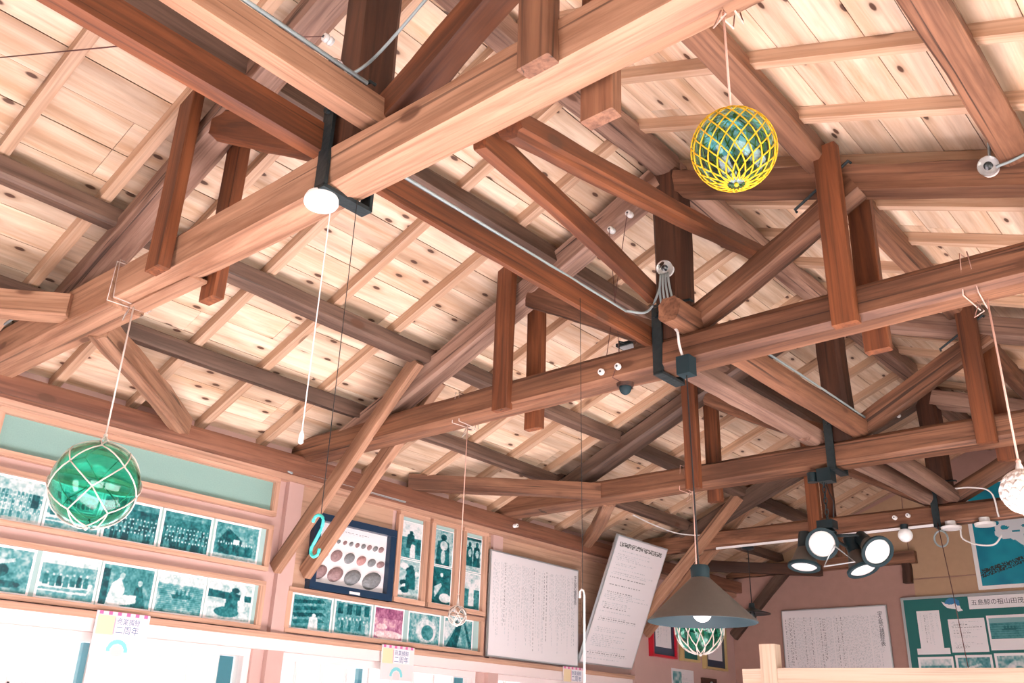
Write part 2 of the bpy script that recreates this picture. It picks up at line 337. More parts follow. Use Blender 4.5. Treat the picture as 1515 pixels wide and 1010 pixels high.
def photo(kind, w_=92, h=64):
    L_ = smooth_noise(h, w_, 4)*0.3 + smooth_noise(h, w_, 14)*0.3
    R = NP.rand
    if kind == 'group':
        L_ = 0.12 + L_*0.45; L_[: h//6] += 0.18
        for row in range(4):
            for k in range(13):
                figure(L_, 0.06+0.073*k+R()*.02, 0.36+0.12*row+R()*.03, 0.28, 0.08+0.35*(R() > .6), 0.75+R()*.2, 0.034)
    elif kind == 'house_group':
        L_ = 0.30 + L_*0.6; poly(L_, [(0.1,0.45),(0.28,0.12),(0.62,0.42),(0.62,0.6),(0.1,0.6)], 0.18); poly(L_, [(0.42,0.42),(0.56,0.42),(0.56,0.56),(0.42,0.56)], 0.9)
        for k in range(14): figure(L_, 0.08+0.06*k, 0.48+R()*.05, 0.36, 0.10+R()*.2, 0.8, 0.035)
        L_[int(h*.88):] = 0.72
    elif kind == 'hall_group':
        L_ = 0.62 + L_*0.45
        for row in range(5):
            for k in range(15): figure(L_, 0.04+0.066*k, 0.22+0.12*row+R()*.03, 0.2, 0.30+R()*.4, 0.9, 0.028)
        poly(L_, [(0.80,0.3),(0.93,0.3),(0.93,0.62),(0.80,0.62)], 0.12)
    elif kind == 'boat':
        L_ = 0.42 + L_*0.5; L_[: h//5] = 0.85
        poly(L_, [(0.0,0.66),(0.95,0.58),(0.86,0.86),(0.0,0.84)], 0.92); poly(L_, [(0.0,0.76),(0.9,0.72),(0.86,0.8),(0.0,0.82)], 0.55)
        for k in range(7): figure(L_, 0.1+0.12*k, 0.34+R()*.08, 0.32, 0.10+R()*.25, 0.8, 0.05)
    elif kind == 'sea':
        L_ = 0.35 + L_*0.6; L_[: h//4] = 0.86; yy = np.mgrid[0:h, 0:w_][0]; L_ += 0.10*np.sin(yy*1.9)*(yy > h//4)
        poly(L_, [(0.3,0.52),(0.78,0.5),(0.72,0.6),(0.34,0.61)], 0.25)
        for k in range(4): figure(L_, 0.42+0.09*k, 0.34, 0.2, 0.28, 0.5, 0.025)
    elif kind == 'swimmer':
        L_ = 0.3 + L_*0.75; ell(L_, 0.35, 0.5, 0.28, 0.2, 0.12); ell(L_, 0.3, 0.62, 0.2, 0.13, 0.9); poly(L_, [(0.1,0.4),(0.7,0.2),(0.72,0.28),(0.15,0.5)], 0.8)
        ell(L_, 0.62, 0.8, 0.25, 0.08, 0.15)
    elif kind == 'men':
        L_ = 0.36 + L_*0.25; poly(L_, [(0,0.1),(0.13,0.1),(0.13,1),(0,1)], 0.12)
        poly(L_, [(0.12,1),(0.2,0.45),(0.34,0.28),(0.46,0.55),(0.42,1)], 0.92); ell(L_, 0.37, 0.23, 0.05, 0.09, 0.75)
        poly(L_, [(0.62,1),(0.66,0.5),(0.78,0.42),(0.92,1)], 0.2); ell(L_, 0.74, 0.36, 0.05, 0.08, 0.8)
        poly(L_, [(0.35,0.72),(0.7,0.68),(0.72,0.88),(0.4,0.98)], 0.88)
    elif kind == 'harpoon':
        L_ = 0.75 + L_*0.2; poly(L_, [(0,0.22),(1,0.3),(1,0.45),(0,0.42)], 0.18); figure(L_, 0.55, 0.2, 0.6, 0.22, 0.2, 0.16); ell(L_, 0.45, 0.78, 0.28, 0.14, 0.3)
        poly(L_, [(0.72,0.1),(0.82,0.1),(0.85,0.9),(0.75,0.9)], 0.92); ell(L_, 0.6, 0.17, 0.09, 0.07, 0.12)
    elif kind == 'dock':
        L_ = 0.35 + L_*0.4
        for k in range(4): poly(L_, [(0.0,0.15+.2*k),(0.75,0.05+.2*k),(0.85,0.14+.2*k),(0.05,0.27+.2*k)], 0.14+.1*(k % 2))
        figure(L_, 0.55, 0.5, 0.5, 0.93, 0.93, 0.13)
    elif kind == 'ramp':
        L_ = 0.45 + L_*0.35; poly(L_, [(0.5,0.05),(0.62,0.05),(0.45,1),(0.05,1)], 0.15); poly(L_, [(0.66,0.05),(0.72,0.05),(1,0.9),(0.9,0.95)], 0.2); poly(L_, [(0,0.1),(0.45,0.1),(0.05,0.8),(0,0.8)], 0.8)
    elif kind == 'street':
        L_ = 0.40 + L_*0.45
        for k in range(9): figure(L_, 0.1+0.1*k, 0.42+R()*.1, 0.42, 0.1+R()*.8, 0.85, 0.045)
        for k in range(4): poly(L_, [(0.05+.25*k,0.05),(0.2+.25*k,0.05),(0.2+.25*k,0.38),(0.05+.25*k,0.38)], 0.15)
    elif kind == 'rocks':
        L_ = 0.25 + L_*0.8; L_[: h//3] *= 0.6; ell(L_, 0.5, 0.85, 0.5, 0.14, 0.85); ell(L_, 0.25, 0.6, 0.2, 0.1, 0.8)
    elif kind == 'swirl':
        L_ = 0.35 + L_*0.8; ell(L_, 0.55, 0.55, 0.33, 0.4, 0.85); ell(L_, 0.6, 0.6, 0.2, 0.26, 0.4)
    return L_
def tall(kind, w_=48, h=84):
    L_ = smooth_noise(h, w_, 6)*0.35 + smooth_noise(h, w_, 16)*0.2
    if kind == 0:
        L_ = 0.25 + L_*0.5; L_[: int(h*.42)] = 0.9; figure(L_, 0.48, 0.22, 0.5, 0.1, 0.1, 0.2); figure(L_, 0.6, 0.5, 0.48, 0.93, 0.4, 0.13); figure(L_, 0.88, 0.42, 0.45, 0.2, 0.3, 0.13)
    elif kind == 1:
        L_ = 0.6 + L_*0.4
        for k in range(9): ell(L_, NP.rand(), 0.15+0.09*k, 0.2, 0.08, 0.08 if k % 2 else 0.95)
        figure(L_, 0.6, 0.1, 0.65, 0.2, 0.15, 0.24)
    elif kind == 2:
        L_ = 0.55 + L_*0.4; figure(L_, 0.5, 0.1, 0.9, 0.22, 0.12, 0.36); ell(L_, 0.52, 0.42, 0.2, 0.14, 0.85); ell(L_, 0.5, 0.75, 0.12, 0.2, 0.7)
    elif kind == 3:
        L_ = 0.16 + L_*0.2; figure(L_, 0.5, 0.14, 0.6, 0.25, 0.9, 0.2); ell(L_, 0.72, 0.82, 0.3, 0.13, 0.9); poly(L_, [(0.15,0.55),(0.5,0.42),(0.55,0.5),(0.2,0.85)], 0.75)
    elif kind == 4:
        L_ = 0.6 + L_*0.4; figure(L_, 0.28, 0.12, 0.72, 0.2, 0.15, 0.2); figure(L_, 0.72, 0.1, 0.75, 0.16, 0.15, 0.22); ell(L_, 0.3, 0.45, 0.1, 0.12, 0.8); ell(L_, 0.74, 0.45, 0.1, 0.12, 0.7); L_[:6] = 0.15
    else:
        L_ = 0.30 + L_*0.3; L_[: int(h*.45)] = 0.88; figure(L_, 0.5, 0.12, 0.8, 0.92, 0.7, 0.17)
    return L_
def bordered(L_, pal=TEAL, b=4):
    h_, w0 = L_.shape; f = L_.copy(); f[1:] = (f[1:]+L_[:-1])/2; f[:, 1:] = (f[:, 1:]+f[:, :-1])/2
    L_ = f*0.72 + 0.14 + (smooth_noise(h_, w0, h_//3)-.5)*0.16 + (smooth_noise(h_, w0, h_//8)-.5)*0.18
    L_ = (L_-.46)*1.55+.42
    img = np.ones((L_.shape[0]+2*b, L_.shape[1]+2*b, 3))*np.array((0.86, 0.83, 0.84)); img[b:-b, b:-b] = toned(L_, pal); return img
def text_sheet(w_, h, vertical=True, title=True, cols=(0.02, 0.98), density=0.8):
    """illegible small print: grey broken strokes on white"""
    img = np.ones((h, w_, 3))*np.array((0.80, 0.765, 0.785)); n = w_ if vertical else h
    for i in range(4, n-4, 2):
        if NP.rand() > density: continue
        bold = NP.rand() < 0.12; t = int((h if vertical else w_)*0.08) + NP.randint(0, 4); end = int((h if vertical else w_)*(0.45+0.5*NP.rand()))
        while t < end:
            k = NP.randint(1, 4); c = 0.28 if bold else 0.52+0.16*NP.rand()
            if vertical: img[t:t+k, i] = (c, c*1.02, c*1.06)
            else: img[i, t:t+k] = (c, c*1.02, c*1.06)
            t += k + NP.randint(1, 3)
    return img

# ================================================================= STRUCTURE
XK = 2.63                      # ridge line
TY = [1.41, 3.23, 5.05, 6.87]  # truss planes
YN, YF = -2.6, 8.62            # near and far walls
XR = 5.26
SL = 0.40
def plane(x): return 4.13 - (SL if x < XK else 0.385)*abs(x-XK)      # underside of the common rafters

fl = MB().box(-0.1, XR+0.1, YN-0.1, YF+0.1, -0.12, 0.0).build('floor', 'floor_wood')
tag(fl, 'pale wooden floor of the exhibition room', 'floor', kind='structure')
gr = MB().box(-60, 60, -60, 60, -0.5, -0.13).build('ground', 'ground_pale')
tag(gr, 'pale open ground around the building', 'ground', kind='structure')

# left wall with three window openings (z 0.8 to 1.98)
WIN = [(1.50, 3.075), (3.235, 4.90), (5.065, 6.72)]
mb = MB(); mb.box(-0.12, 0, YN, YF, 0, 0.8); mb.box(-0.12, 0, YN, YF, 1.98, 3.16)
ys = [YN] + [a for q in WIN for a in q] + [YF]
for a, b_ in zip(ys[0::2], ys[1::2]): mb.box(-0.12, 0, a, b_, 0.8, 1.98)
wl = tag(mb.build('wall_left', 'pink_wall'), 'pinkish plastered wall with windows and rows of framed photographs', 'wall', kind='structure')
for i, (a, b_) in enumerate([(3.21, 4.00), (4.92, 6.07), (6.085, 6.80)]):
    stick('panel', (0.004, a, 2.65), (0.004, b_, 2.65), 0.012, 0.62, 'plywood', wl)
for y in TY:
    stick('wall_post', (0.018, y-0.03, 0), (0.018, y-0.03, 2.96), 0.036, 0.105, 'pink_wall', wl)
beam('wall_plate', (0.065, YN, 3.015), (0.065, YF, 3.015), 0.13, 0.10, 'plate_wood', wl, sq=8, rough=0.003, seg=20)
stick('casing_strip', (0.03, YN, 2.945), (0.03, YF, 2.945), 0.06, 0.035, 'frame_wood', wl)
stick('window_head', (0.03, 1.47, 2.055), (0.03, 6.75, 2.055), 0.06, 0.03, 'frame_wood', wl)
stick('window_head', (0.02, 1.47, 2.01), (0.02, 6.75, 2.01), 0.04, 0.06, 'sash_white', wl)
for i, (a, b_) in enumerate(WIN):
    W0 = empty('window_%d' % (i+1), (-0.06, (a+b_)/2, 0.8), ['bright window with small white panes under the framed boat photographs', 'bright window below the shell display and harbour photographs', 'bright window below the white text panels'][i], 'window', kind='structure')
    for (y0, y1, z0, z1) in [(a, b_, 1.94, 1.98), (a, b_, 0.8, 0.85), (a, a+0.04, 0.85, 1.94), (b_-0.04, b_, 0.85, 1.94)]:
        MB().box(-0.10, -0.02, y0, y1, z0, z1).build('window_frame', 'sash_white', W0)
    for k in range(1, 9):
        y = a + (b_-a)*k/9
        MB().box(-0.068, -0.052, y-0.006, y+0.006, 0.85, 1.94).build('muntin', 'sash_white', W0)
    for z in (1.735, 1.45, 1.15): MB().box(-0.068, -0.052, a+.04, b_-.04, z-0.006, z+0.006).build('muntin', 'sash_white', W0)
    for (y0, y1) in [(a+0.665, a+0.695), (b_-0.155, b_-0.07)]:
        MB().box(-0.10, -0.07, y0, y1, 0.85, 1.935).build('sash_stile', 'sash_teal', W0)
    for k in range(9):
        y = a + (b_-a)*k/9; MB().box(-0.061, -0.059, y+0.006, y+(b_-a)/9-0.006, 0.85, 1.94).build('pane', 'window_pane', W0)

# right wall: unseen; unglazed openings shaped to aim sun at the floor
mb = MB(); mb.box(XR, XR+0.12, YN, YF, 2.25, 3.16); mb.box(XR, XR+0.12, YN, YF, 0, 1.0)
for a, b_ in [(YN, -1.6), (1.2, 1.45), (4.9, YF)]: mb.box(XR, XR+0.12, a, b_, 1.0, 2.25)
tag(mb.build('wall_right', 'fill_cut_wall'), 'unseen side wall darkened to cut fill, openings shaped to let sun in', 'wall', kind='structure')
beam('trim_1', (XR-0.06, YN, 3.015), (XR-0.06, YF, 3.015), 0.13, 0.10, 'plate_wood', None, sq=8, seg=12)
tag(bpy.data.objects['trim_1'], 'brown wall plate along the daylight side wall', 'wall plate', kind='structure')
# unseen near wall: doorway shrunk and colour darkened to keep light off beam fronts
mb = MB(); mb.box(-0.1, 2.0, YN-0.12, YN, 0, 3.12); mb.box(3.2, XR+0.1, YN-0.12, YN, 0, 3.12); mb.box(2.0, 3.2, YN-0.12, YN, 2.1, 3.12)
mb.add([(-0.1,YN-0.12,3.12),(XR+.1,YN-0.12,3.12),(XK,YN-0.12,4.2),(-0.1,YN,3.12),(XR+.1,YN,3.12),(XK,YN,4.2)], [(0,1,2),(5,4,3),(0,2,5,3),(1,4,5,2),(0,3,4,1)])
tag(mb.build('wall_near', 'fill_cut_wall'), 'unseen gable wall darkened to cut fill, with a small doorway', 'wall', kind='structure')
# far gable wall
mb = MB(); mb.box(-0.1, XR+0.1, YF, YF+0.12, 0, 3.10)
mb.add([(-0.1,YF,3.10),(XR+.1,YF,3.10),(XK,YF,4.2),(-0.1,YF+.12,3.10),(XR+.1,YF+.12,3.10),(XK,YF+.12,4.2)], [(0,1,2),(5,4,3),(0,2,5,3),(1,4,5,2),(0,3,4,1)])
wf = tag(mb.build('wall_far', 'far_wall'), 'brown gable end wall with tan boards and notice panels', 'wall', kind='structure')
MB().box(1.80, XR, YF-0.012, YF, 0, 2.97).build('panel', 'tan_board', wf)
MB().box(1.80, 3.6, YF-0.012, YF, 2.98, 3.72).build('panel', 'tan_board', wf)
MB().add([(0.35,YF-.012,3.22),(1.79,YF-.012,3.22),(1.79,YF-.012,3.76),(0.35,YF,3.22),(1.79,YF,3.22),(1.79,YF,3.76)], [(0,1,2),(5,4,3),(0,2,5,3),(1,4,5,2),(0,3,4,1)]).build('panel', 'tan_board', wf)
beam('wall_beam', (0.0, YF-0.04, 3.16), (1.86, YF-0.04, 3.16), 0.08, 0.11, 'old_beam', wf, sq=7)
beam('wall_stud', (1.77, YF-0.035, 2.94), (1.77, YF-0.035, 3.12), 0.07, 0.07, 'dark_post', wf, sq=7, seg=3)
beam('wall_stud', (1.2, YF-0.035, 3.21), (1.2, YF-0.035, 3.5), 0.07, 0.07, 'old_beam', wf, sq=7, seg=3)
beam('wall_brace', (0.02, YF-0.045, 2.55), (0.66, YF-0.045, 3.16), 0.06, 0.09, 'purlin_wood', wf, sq=7)
beam('wall_brace', (0.05, 7.56, 3.10), (0.98, YF-0.06, 3.10), 0.09, 0.10, 'dark_post', wf, sq=6)

# ---------------------------------------------------------------- ceiling: deck, sheathing boards, rafters, purlins
TH = math.atan(SL); TR_ = math.atan(0.385)
mb = MB()
for sgn, s_ in ((-1, SL), (1, 0.385)):
    zt = 4.13 + 0.085; xe = -0.45 if sgn < 0 else XR+0.45; ze = zt - s_*abs(xe-XK)
    mb.add([(XK,YN-.4,zt),(XK,YF+.4,zt),(xe,YF+.4,ze),(xe,YN-.4,ze),(XK,YN-.4,zt+.03),(XK,YF+.4,zt+.03),(xe,YF+.4,ze+.03),(xe,YN-.4,ze+.03)],
           [(0,3,2,1),(4,5,6,7),(0,1,5,4),(1,2,6,5),(2,3,7,6),(3,0,4,7)])
ce = tag(mb.build('ceiling', 'roof_deck'), 'open timber roof lined with pale knotty boards on rafters and purlins', 'ceiling', kind='structure')
BW = 0.158
for sgn, s_ in ((-1, SL), (1, 0.385)):
    c = math.cos(math.atan(s_)); n = int((2.63+0.12)/(BW*c))+1
    for i in range(n):
        d = (i+0.5)*BW*c; y = YN; first = True
        while y < YF - 0.05:
            Ln = RNG.choice([2.02, 2.83, 3.64]) if not first else RNG.choice([1.0, 1.8, 2.6, 3.2]); first = False
            y2 = min(YF, y+Ln); x = XK + sgn*d; z = 4.13 + 0.062 - s_*d + RNG.uniform(-0.001, 0.0015)
            stick('board', (x, y+0.001, z), (x, y2-0.001, z), BW-0.0035, 0.014, 'board_wood', ce, roll=sgn*math.atan(s_))
            y = y2
yk = 1.71 - 0.404*10
while yk < YF-0.03:
    for sgn, s_ in ((-1, SL), (1, 0.385)):
        xe = -0.02 if sgn < 0 else XR+0.02
        stick('rafter', (XK+sgn*0.004, yk, 4.13+0.026), (xe, yk, 4.13+0.026-s_*abs(xe-XK)), 0.045, 0.05, 'rafter_wood', ce)
    yk += 0.404
PUR = [(-2.07, 0.085, 'purlin_wood'), (-1.53, 0.09, 'purlin_wood'), (-0.69, 0.10, 'purlin_wood'), (0.72, 0.10, 'old_beam'), (1.43, 0.10, 'old_beam'), (2.05, 0.09, 'purlin_wood')]
bays = [YN] + TY + [YF]
for dx, s_, mt in PUR:
    z = plane(XK+dx) - s_/2 + 0.012
    for a, b_ in zip(bays[:-1], bays[1:]):
        beam('purlin', (XK+dx, a+0.003, z), (XK+dx, b_-0.003, z), s_*1.0, s_, mt, ce, sq=5, rough=0.005, bend=0.006, seg=8)
for a, b_ in zip(bays[:-1], bays[1:]):
    beam('ridge_beam', (XK, a+.003, 4.085), (XK, b_-.003, 4.085), 0.115, 0.12, 'log_grey', ce, sq=3.2, rough=0.007, bend=0.008, seg=8)

# ================================================================= ROOF TRUSSES
TL = ['timber roof truss carrying the white disc lamp and the yellow netted float',
      'timber roof truss carrying the big conical pendant lamp and dome sensor',
      'timber roof truss carrying the cluster of four black spotlights',
      'timber roof truss nearest the gable wall, with the small black pendant lamp']
for n, y in enumerate(TY):
    T = empty('roof_truss', (XK, y, 3.05), TL[n], 'roof truss', 'roof trusses')
    tm = ['pale_beam', 'old_beam', 'old_beam', 'old_beam'][n]
    zc = 3.125
    if n == 0:
        beam('tie_beam', (-0.02, y, 3.13), (1.30, y, 3.115), 0.15, 0.17, 'pale_beam', T, sq=9, rough=0.002, seg=8)
        beam('tie_beam', (1.31, y, 3.125), (XR, y, 3.12), 0.15, 0.155, 'pale_beam', T, sq=3.2, rough=0.007, bend=0.006, seg=18)
        stick('splice_strip', (1.33, y+0.03, 3.046), (1.75, y+0.035, 3.046), 0.07, 0.012, 'pale_beam', T)
    else:
        beam('tie_beam', (-0.02, y, zc), (XR, y, zc), 0.15, 0.145, tm, T, sq=5.5, rough=0.005, bend=0.012 if n == 1 else 0.006, seg=20)
    # principal rafters
    beam('principal_rafter', (0.42, y, 3.12), (XK-0.04, y, 4.035), 0.13, 0.14, 'log_grey' if n in (0, 1) else 'purlin_wood', T, sq=3.0, rough=0.008, bend=0.015, seg=14)
    beam('principal_rafter', (4.95, y, 3.17), (XK+0.04, y, 3.985), 0.125, 0.13, 'old_beam' if n < 2 else 'log_grey', T, sq=3.6, rough=0.007, bend=0.012, seg=14)
    # king post
    beam('king_post', (XK, y, 3.19), (XK, y, 4.06), 0.14, 0.135, 'dark_post' if n < 3 else 'dark_post', T, sq=5, rough=0.004, seg=6)
    for sgn in (-1, 1):
        beam('strut', (XK+sgn*0.06, y, 3.24), (XK+(-0.83 if sgn < 0 else 0.86), y, 3.65), 0.10, 0.115, ('red_beam' if n == 0 else 'old_beam'), T, sq=3.6, rough=0.006, bend=0.008, seg=8)
        xp = XK + (-0.90 if sgn < 0 else 0.80)
        for fr in (-1, 1):
            beam('hanging_post', (xp+0.02*fr, y+fr*0.10, 3.035 if fr < 0 else 2.985), (xp+0.02*fr, y+fr*0.10, 3.82 if fr < 0 else 3.70), 0.095, 0.045, 'red_beam' if n else ('red_beam' if sgn < 0 else 'old_beam'), T, sq=8, rough=0.002, seg=5)
    # iron strap around the tie beam
    st = MB(); x0, x1 = XK-0.065, XK-0.018
    st.box(x0, x1, y-0.092, y-0.080, 3.035, 3.34); st.box(x0, x1, y+0.080, y+0.092, 3.035, 3.34); st.box(x0, x1, y-0.092, y+0.092, 3.027, 3.039)
    S = st.build('strap', 'black_iron', T)
    MB().lathe([(0.012, 0), (0.012, 0.012)], ((x0+x1)/2, y-0.092, 3.30), (0, -1, 0), 8).build('bolt', 'black_iron', S)
    # iron dogs joining struts and rafters
    for (xa, za, xb, zb) in [(XK+0.62, 3.60, XK+0.86, 3.74), (XK-0.08, 3.36, XK+0.12, 3.34)]:
        MB().tube([(xa, y-0.055, za), (xa, y-0.075, za), (xb, y-0.075, zb), (xb, y-0.055, zb)], 0.006, 6).build('iron_dog', 'black_iron', T)
    if n in (1, 3):     # knee braces clamping the rafter, down to the wall
        for fr in (-1, 1):
            beam('knee_brace', (0.03, y+fr*0.105, 2.42), (1.09 if fr < 0 else 1.05, y+fr*0.105, 3.44 if fr < 0 else 3.40), 0.05, 0.085, 'pale_beam', T, sq=7, rough=0.003, seg=8)
            beam('knee_brace', (XR-0.03, y+fr*0.105, 2.42), (XR-1.0, y+fr*0.105, 3.36), 0.05, 0.085, 'pale_beam', T, sq=7, rough=0.003, seg=8)
    else:               # horizontal angle braces to the wall plate
        beam('angle_brace', (0.97, y-0.065, 3.115), (0.08, y-1.0, 3.11), 0.085, 0.10, 'pale_beam' if n == 0 else 'old_beam', T, sq=6, rough=0.004, seg=8)
        beam('angle_brace', (0.97, y+0.065, 3.085), (0.10, y+0.98, 3.045), 0.085, 0.105, 'pale_beam', T, sq=4, rough=0.008, seg=8)

# long beams beside the king posts, two in each bay
XL_, XRr = 2.545, 2.725
def bay(n):
    return ['between the near wall and the disc lamp truss', 'between the disc lamp truss and the conical lamp truss', 'between the conical lamp truss and the spotlight truss', 'between the spotlight truss and the last truss'][n]
LB = [  # bay, side, start, end, w, h, material, squareness
 (0, 'window side', (XL_, YN, 3.215), (XL_, TY[0]-0.07, 3.215), 0.05, 0.10, 'red_beam', 7),
 (0, 'daylight side', (XRr+.02, YN, 3.245), (XRr+.02, TY[0]-0.02, 3.24), 0.065, 0.095, 'pale_beam', 7),
 (1, 'window side', (XL_, TY[0]+0.02, 3.21), (XL_, TY[1]-0.06, 3.21), 0.032, 0.087, 'red_beam', 7),
 (2, 'window side', (XL_-.08, TY[1]+0.0, 3.235), (XL_-.06, TY[2]-0.02, 3.235), 0.12, 0.07, 'log_grey', 8),
 (2, 'daylight side', (XRr, TY[1]-0.22, 3.25), (XRr+.02, TY[2]-0.02, 3.25), 0.105, 0.11, 'old_beam', 3.0),
 (3, 'window side', (XL_-.06, TY[2]-0.18, 3.245), (XL_-.01, TY[3]-0.03, 3.245), 0.10, 0.11, 'log_grey', 2.4),
 (3, 'daylight side', (XRr-.02, TY[2]+0.05, 3.245), (XRr-.02, TY[3]-0.03, 3.245), 0.10, 0.105, 'log_grey', 2.4)]
for b_, side, p1, p2, w_, h, mt, sq in LB:
    o = beam('long_beam', p1, p2, w_, h, mt, None, sq=sq, rough=0.005, bend=0.006, seg=14)
    tag(o, 'long timber on the %s of the king posts %s' % (side, bay(b_)), 'beam', 'long beams between the king posts')
o = beam('diagonal_brace', (3.06, 1.49, 3.10), (2.585, 3.12, 3.405), 0.042, 0.08, 'red_beam', None, sq=7, seg=10)
tag(o, 'squared reddish brace rising from the disc lamp truss to the next king post', 'brace')
o = beam('diagonal_brace', (3.165, 1.49, 3.10), (2.695, 4.11, 3.975), 0.075, 0.095, 'red_beam', None, sq=2.6, rough=0.007, bend=0.012, seg=12)
tag(o, 'round dark log brace rising past a king post to the ridge beam', 'brace')
# short cut-off timber ends resting on the ties
# ================================================================= WALL DISPLAY
def wall_frame(name, label, cat, y0, y1, z0, z1, fw, dep, mat, back, prints, group=None):
    F = empty(name, (0.012, (y0+y1)/2, z0), label, cat, group)
    for (a, b_, c, d) in [(y0, y1, z0, z0+fw), (y0, y1, z1-fw, z1)]:
        stick('frame_rail', (dep/2+.006, a, (c+d)/2), (dep/2+.006, b_, (c+d)/2), dep, fw, mat, F)
    for (a, b_) in [(y0, y0+fw), (y1-fw, y1)]:
        stick('frame_rail', (dep/2+.006, (a+b_)/2, z0+fw), (dep/2+.006, (a+b_)/2, z1-fw), fw, dep-0.002, mat, F)
    MB().box(0.004, 0.012, y0+fw*.5, y1-fw*.5, z0+fw*.5, z1-fw*.5).build('backing', back, F)
    for nm, a, b_, c, d, img in prints:
        raster_obj(nm, img, (0.0155, a, c), (0, 1, 0), (0, 0, 1), b_-a, d-c, F)
    return F
wall_frame('notice_panel', 'green felt panel in an orange wooden frame under the wall plate', 'panel', 1.49, 3.08, 2.705, 2.93, 0.028, 0.035, 'frame_wood', 'felt_green', [])
def P(kind, pal=TEAL): return bordered(photo(kind), pal)
G = 'framed photograph rows on the window wall'
wall_frame('photo_frame', 'long wooden frame of five village group photographs under the green panel', 'picture frame', 1.50, 3.075, 2.395, 2.652, 0.024, 0.035, 'frame_wood', 'mat_teal',
  [('photograph', a, b_, 2.417, 2.628, P(k)) for a, b_, k in [(1.51,1.80,'hall_group'),(1.806,2.087,'boat'),(2.096,2.393,'group'),(2.404,2.700,'group'),(2.713,3.01,'house_group')]], G)
wall_frame('photo_frame', 'long wooden frame of boat and fishing photographs above the first window', 'picture frame', 1.50, 3.075, 2.078, 2.338, 0.024, 0.035, 'frame_wood', 'mat_teal',
  [('photograph', a, b_, 2.10, 2.314, P(k)) for a, b_, k in [(1.53,1.818,'swimmer'),(1.842,2.132,'boat'),(2.138,2.427,'men'),(2.433,2.719,'sea'),(2.725,3.02,'harpoon')]], G)
wall_frame('photo_frame', 'long wooden frame of harbour photographs, one reddish, below the shell display', 'picture frame', 3.235, 4.905, 2.082, 2.334, 0.026, 0.035, 'frame_wood', 'mat_teal',
  [('photograph', a, b_, 2.105, 2.31, P(k, ROSE if k == 'rocks' else TEAL)) for a, b_, k in [(3.281,3.581,'dock'),(3.593,3.895,'street'),(3.909,4.163,'rocks'),(4.20,4.498,'swirl'),(4.527,4.816,'ramp')]], G)
for i, (a, b_, lb) in enumerate([(4.035, 4.31, 'upright frame of two photographs directly beside the shell display'), (4.34, 4.612, 'upright frame of two photographs, the lower one dark teal, middle of three'), (4.65, 4.905, 'upright frame of two photographs next to the white text panel')]):
    wall_frame('photo_frame', lb, 'picture frame', a, b_, 2.345, 2.93, 0.03, 0.04, 'frame_wood', 'mat_teal',
      [('photograph', a+.035, b_-.035, 2.632, 2.875, bordered(tall(2*i), b=2)), ('photograph', a+.035, b_-.035, 2.378, 2.626, bordered(tall(2*i+1), b=2))], 'upright photograph frames')
# shell display
sh = wall_frame('shell_display', 'dark navy framed display of abalone shells in three rows', 'display case', 3.36, 4.01, 2.338, 2.785, 0.042, 0.05, 'navy_frame', 'board_white', [])
def shell(y, z, ry, rz, mat):
    vs = []; n = 16; rings = 5; tilt = 0.25
    for i in range(rings+1):
        t = i/rings
        for k in range(n):
            a = 2*math.pi*k/n; rr = math.cos(t*math.pi/2) if i < rings else 0.02
            yy = math.cos(a)*ry*rr + t*ry*0.25; zz = math.sin(a)*rz*rr + t*rz*0.2
            vs.append((0.0135 + math.sin(t*math.pi/2)*ry*0.45, y + yy*math.cos(tilt) - zz*math.sin(tilt)*-.6, z + zz + yy*0.15))
    fs = [(i*n+k, i*n+(k+1) % n, (i+1)*n+(k+1) % n, (i+1)*n+k) for i in range(rings) for k in range(n)] + [tuple(rings*n+k for k in range(n))]
    m_ = MB().add(vs, fs); return m_.build('shell', mat, sh, 60)
for k in range(10): shell(3.475+0.0495*k, 2.645+0.0006*k, 0.012+0.0011*k, 0.011+0.0009*k, ['shell_b', 'shell_a'][k % 2])
for yy, r1, r2, mt in [(3.462, .044, .037, 'shell_c'), (3.566, .043, .037, 'shell_a'), (3.668, .041, .034, 'shell_b'), (3.764, .037, .031, 'shell_c'), (3.85, .033, .026, 'shell_b'), (3.925, .032, .022, 'shell_a')]: shell(yy, 2.558, r1, r2, mt)
for yy, r1, r2, mt in [(3.455, .05, .042, 'shell_a'), (3.57, .058, .045, 'shell_a'), (3.705, .064, .048, 'shell_b'), (3.86, .074, .055, 'shell_b')]: shell(yy, 2.447, r1, r2, mt)
raster_obj('caption_print', text_sheet(70, 12, False), (0.0145, 3.43, 2.685), (0, 1, 0), (0, 0, 1), 0.5, 0.045, sh)
MB().box(0.055, 0.062, 3.66, 3.74, 2.343, 2.358).build('name_plate', 'white_plastic', sh)

# white text panels
tp = empty('information_board', (0.042, 5.45, 2.083), 'white text panel lying flat on the window wall beside the photograph frames', 'panel')
MB().box(0.041, 0.056, 4.922, 5.975, 2.083, 2.814).build('board', 'alu', tp)
raster_obj('printed_text', text_sheet(150, 104), (0.0566, 4.932, 2.093), (0, 1, 0), (0, 0, 1), 1.033, 0.711, tp)
text_on(tp, '宇久島の捕鯨年表', 0.034, (0.0574, 5.915, 2.765), (0, 1, 0), (0, 0, 1), 'ink', vertical=True)
